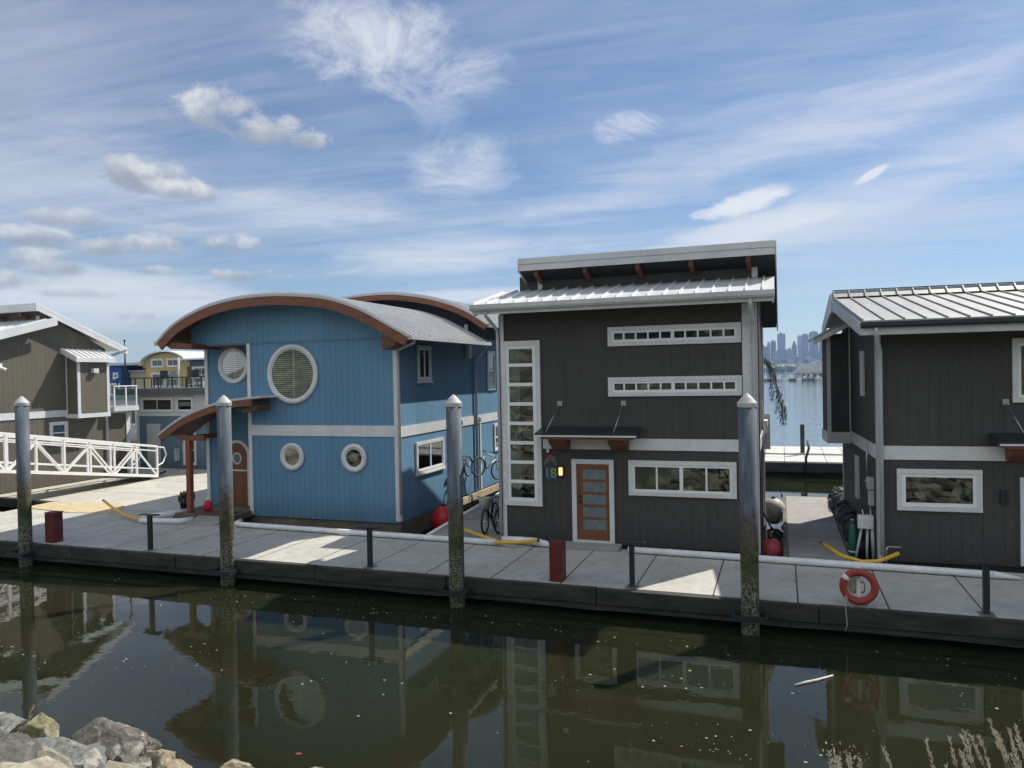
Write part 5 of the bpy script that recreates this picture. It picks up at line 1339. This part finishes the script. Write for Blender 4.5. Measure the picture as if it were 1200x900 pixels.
tv = N(nt,'ShaderNodeMapRange', interpolation_type='SMOOTHSTEP', i_1=.36, i_2=.72); nt.links.new(math_(nt,'ADD', math_(nt,'MULTIPLY', f1, .55), math_(nt,'MULTIPLY', f2, .45)), tv.inputs[0])
col = mixc(nt, math_(nt,'ADD', math_(nt,'MULTIPLY', tv.outputs[0], .28), .03), col, (5.3,5.6,6.3))
nA = noisev(nt, dirv, 17, 10, .68, (1,1,1.5), dist=.35); nB = noisev(nt, dirv, 8, 10, .70, (1,1,1.7), dist=1.3); nC = noisev(nt, dirv, 34, 6, .62)
nS = noisev(nt, dirv, 5, 8, .62, (1,1,5), dist=.8)
# broad veils and cirrus patches (azimuth, elevation, half sizes, tilt, density)
for (az,el,su,sv,rot,op,nn,am,hi) in (
        (9,12.5,.36,.045,.26,.72,nS,2.4,1.9), (0,16,.34,.06,.22,.50,nS,2.6,1.9), (12,19,.28,.06,.30,.45,nS,2.6,1.9), (-4,9.6,.16,.020,.20,.6,nS,2.4,1.1),
        (-24,9.0,.20,.030,.08,.75,nS,2.4,1.2), (-21,6.0,.16,.014,.02,.7,nS,2.2,1.1), (-34,12.5,.16,.03,.05,.5,nS,2.6,1.2),
        (-50,13.0,.20,.08,0,.40,nS,2.4,1.5), (-50,5.5,.30,.045,0,.8,nS,1.8,1.2), (-40,11.5,.20,.035,.06,.45,nS,2.4,1.6), (-12,13.0,.16,.03,.15,.40,nS,2.4,1.6),
        (-28.4,23.2,.150,.060,-.10,.88,nB,3.0,1.6), (-22.6,15.4,.085,.055,.35,.78,nB,2.8,1.6), (-24.5,18.8,.05,.03,-.5,.25,nB,3.0,1.6),
        (-10.7,17.7,.050,.021,0,.95,nB,3.6,1.4), (-1.9,11.9,.055,.018,.30,1.0,nB,2.8,.9), (-5.2,11.3,.020,.006,.1,.6,nB,2.6,1.0), (6,12.9,.022,.006,.45,.9,nB,2.6,1.0)):
    mk, _ = blobmask(az, el, su, sv, nn, am, rot, .0, hi)
    col = mixc(nt, math_(nt,'MULTIPLY', mk, op), col, (6.0,6.3,6.8))
# cumulus with grey bases
for (az,el,su,sv,op) in ((-40.8,18.3,.075,.030,.85),(-37.0,17.4,.055,.022,.85),(-34.3,16.9,.035,.015,.8),(-45.6,13.9,.050,.021,1),(-42.6,13.0,.040,.015,.95),
        (-45.6,9.2,.050,.017,.95),(-47.5,8.8,.045,.013,.8),(-40.1,9.6,.040,.015,.95),(-38.6,7.4,.050,.009,.85),(-50.3,7.5,.055,.011,.85),(-52.0,9.3,.050,.014,.8),
        (-46.4,4.5,.028,.009,.9),(-49.5,10.6,.05,.012,.6),(-43.5,10.4,.035,.009,.5),(-52,8.0,.06,.012,.7),(-48.5,5.9,.060,.008,.6),(-44.3,7.6,.04,.008,.7),(-54,6.5,.05,.012,.7),(-58,10,.07,.02,.8),(-42.5,5.8,.05,.006,.5)):
    mk, vv = blobmask(az, el, su, sv, nA, 4.6, 0, .0, 1.15)
    sh = N(nt,'ShaderNodeMapRange', interpolation_type='SMOOTHSTEP', i_1=-.65, i_2=1.0)
    nt.links.new(math_(nt,'ADD', vv, math_(nt,'MULTIPLY', math_(nt,'SUBTRACT', nC, .5), 2.6)), sh.inputs[0])
    cc = mixc(nt, sh.outputs[0], (2.7,3.0,3.6), (6.0,6.1,6.2))
    col = mixc(nt, math_(nt,'MULTIPLY', mk, op), col, cc)
# bright broken cloud added behind the camera to fill the shaded house fronts
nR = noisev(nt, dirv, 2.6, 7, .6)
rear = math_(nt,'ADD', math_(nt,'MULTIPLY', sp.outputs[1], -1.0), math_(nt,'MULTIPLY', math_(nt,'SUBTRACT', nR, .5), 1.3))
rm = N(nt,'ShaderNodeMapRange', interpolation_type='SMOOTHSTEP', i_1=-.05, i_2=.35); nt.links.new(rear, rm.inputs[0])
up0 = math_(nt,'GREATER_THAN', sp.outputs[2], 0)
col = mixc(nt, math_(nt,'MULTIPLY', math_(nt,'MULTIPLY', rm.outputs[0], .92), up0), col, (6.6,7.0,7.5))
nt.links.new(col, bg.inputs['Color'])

sun = bpy.data.lights.new('sun', 'SUN'); sun.energy = 4.6; sun.angle = R(.53); sun.color = (1,.94,.84)
so = bpy.data.objects.new('sun', sun); C.objects.link(so)
sd = Vector((math.sin(AZ)*math.cos(EL), math.cos(AZ)*math.cos(EL), math.sin(EL)))
so.rotation_euler = sd.to_track_quat('Z','Y').to_euler()

cam = bpy.data.cameras.new('camera'); cam.sensor_width = 36; cam.lens = 885/1200*36; cam.clip_end = 9000; cam.clip_start = .1
co = bpy.data.objects.new('camera', cam); C.objects.link(co)
yaw, rl_, pt = R(19.6), R(1.1), R(-.75)
fh = Vector((-math.sin(yaw), math.cos(yaw), 0)); Rw = Vector((math.cos(yaw), math.sin(yaw), 0))
fw = fh*math.cos(pt)+Vector((0,0,math.sin(pt))); U = -fh*math.sin(pt)+Vector((0,0,math.cos(pt)))
X = Rw*math.cos(rl_)-U*math.sin(rl_); Y = Rw*math.sin(rl_)+U*math.cos(rl_)
co.matrix_world = Matrix(((X.x,Y.x,-fw.x,0),(X.y,Y.y,-fw.y,0),(X.z,Y.z,-fw.z,4.95),(0,0,0,1)))
sc = bpy.context.scene; sc.camera = co
sc.render.resolution_x = 1024; sc.render.resolution_y = 768
sc.view_settings.view_transform = 'Standard'; sc.view_settings.look = 'None'; sc.view_settings.exposure = 0.38; sc.view_settings.gamma = 1
sc.view_settings.use_curve_mapping = False
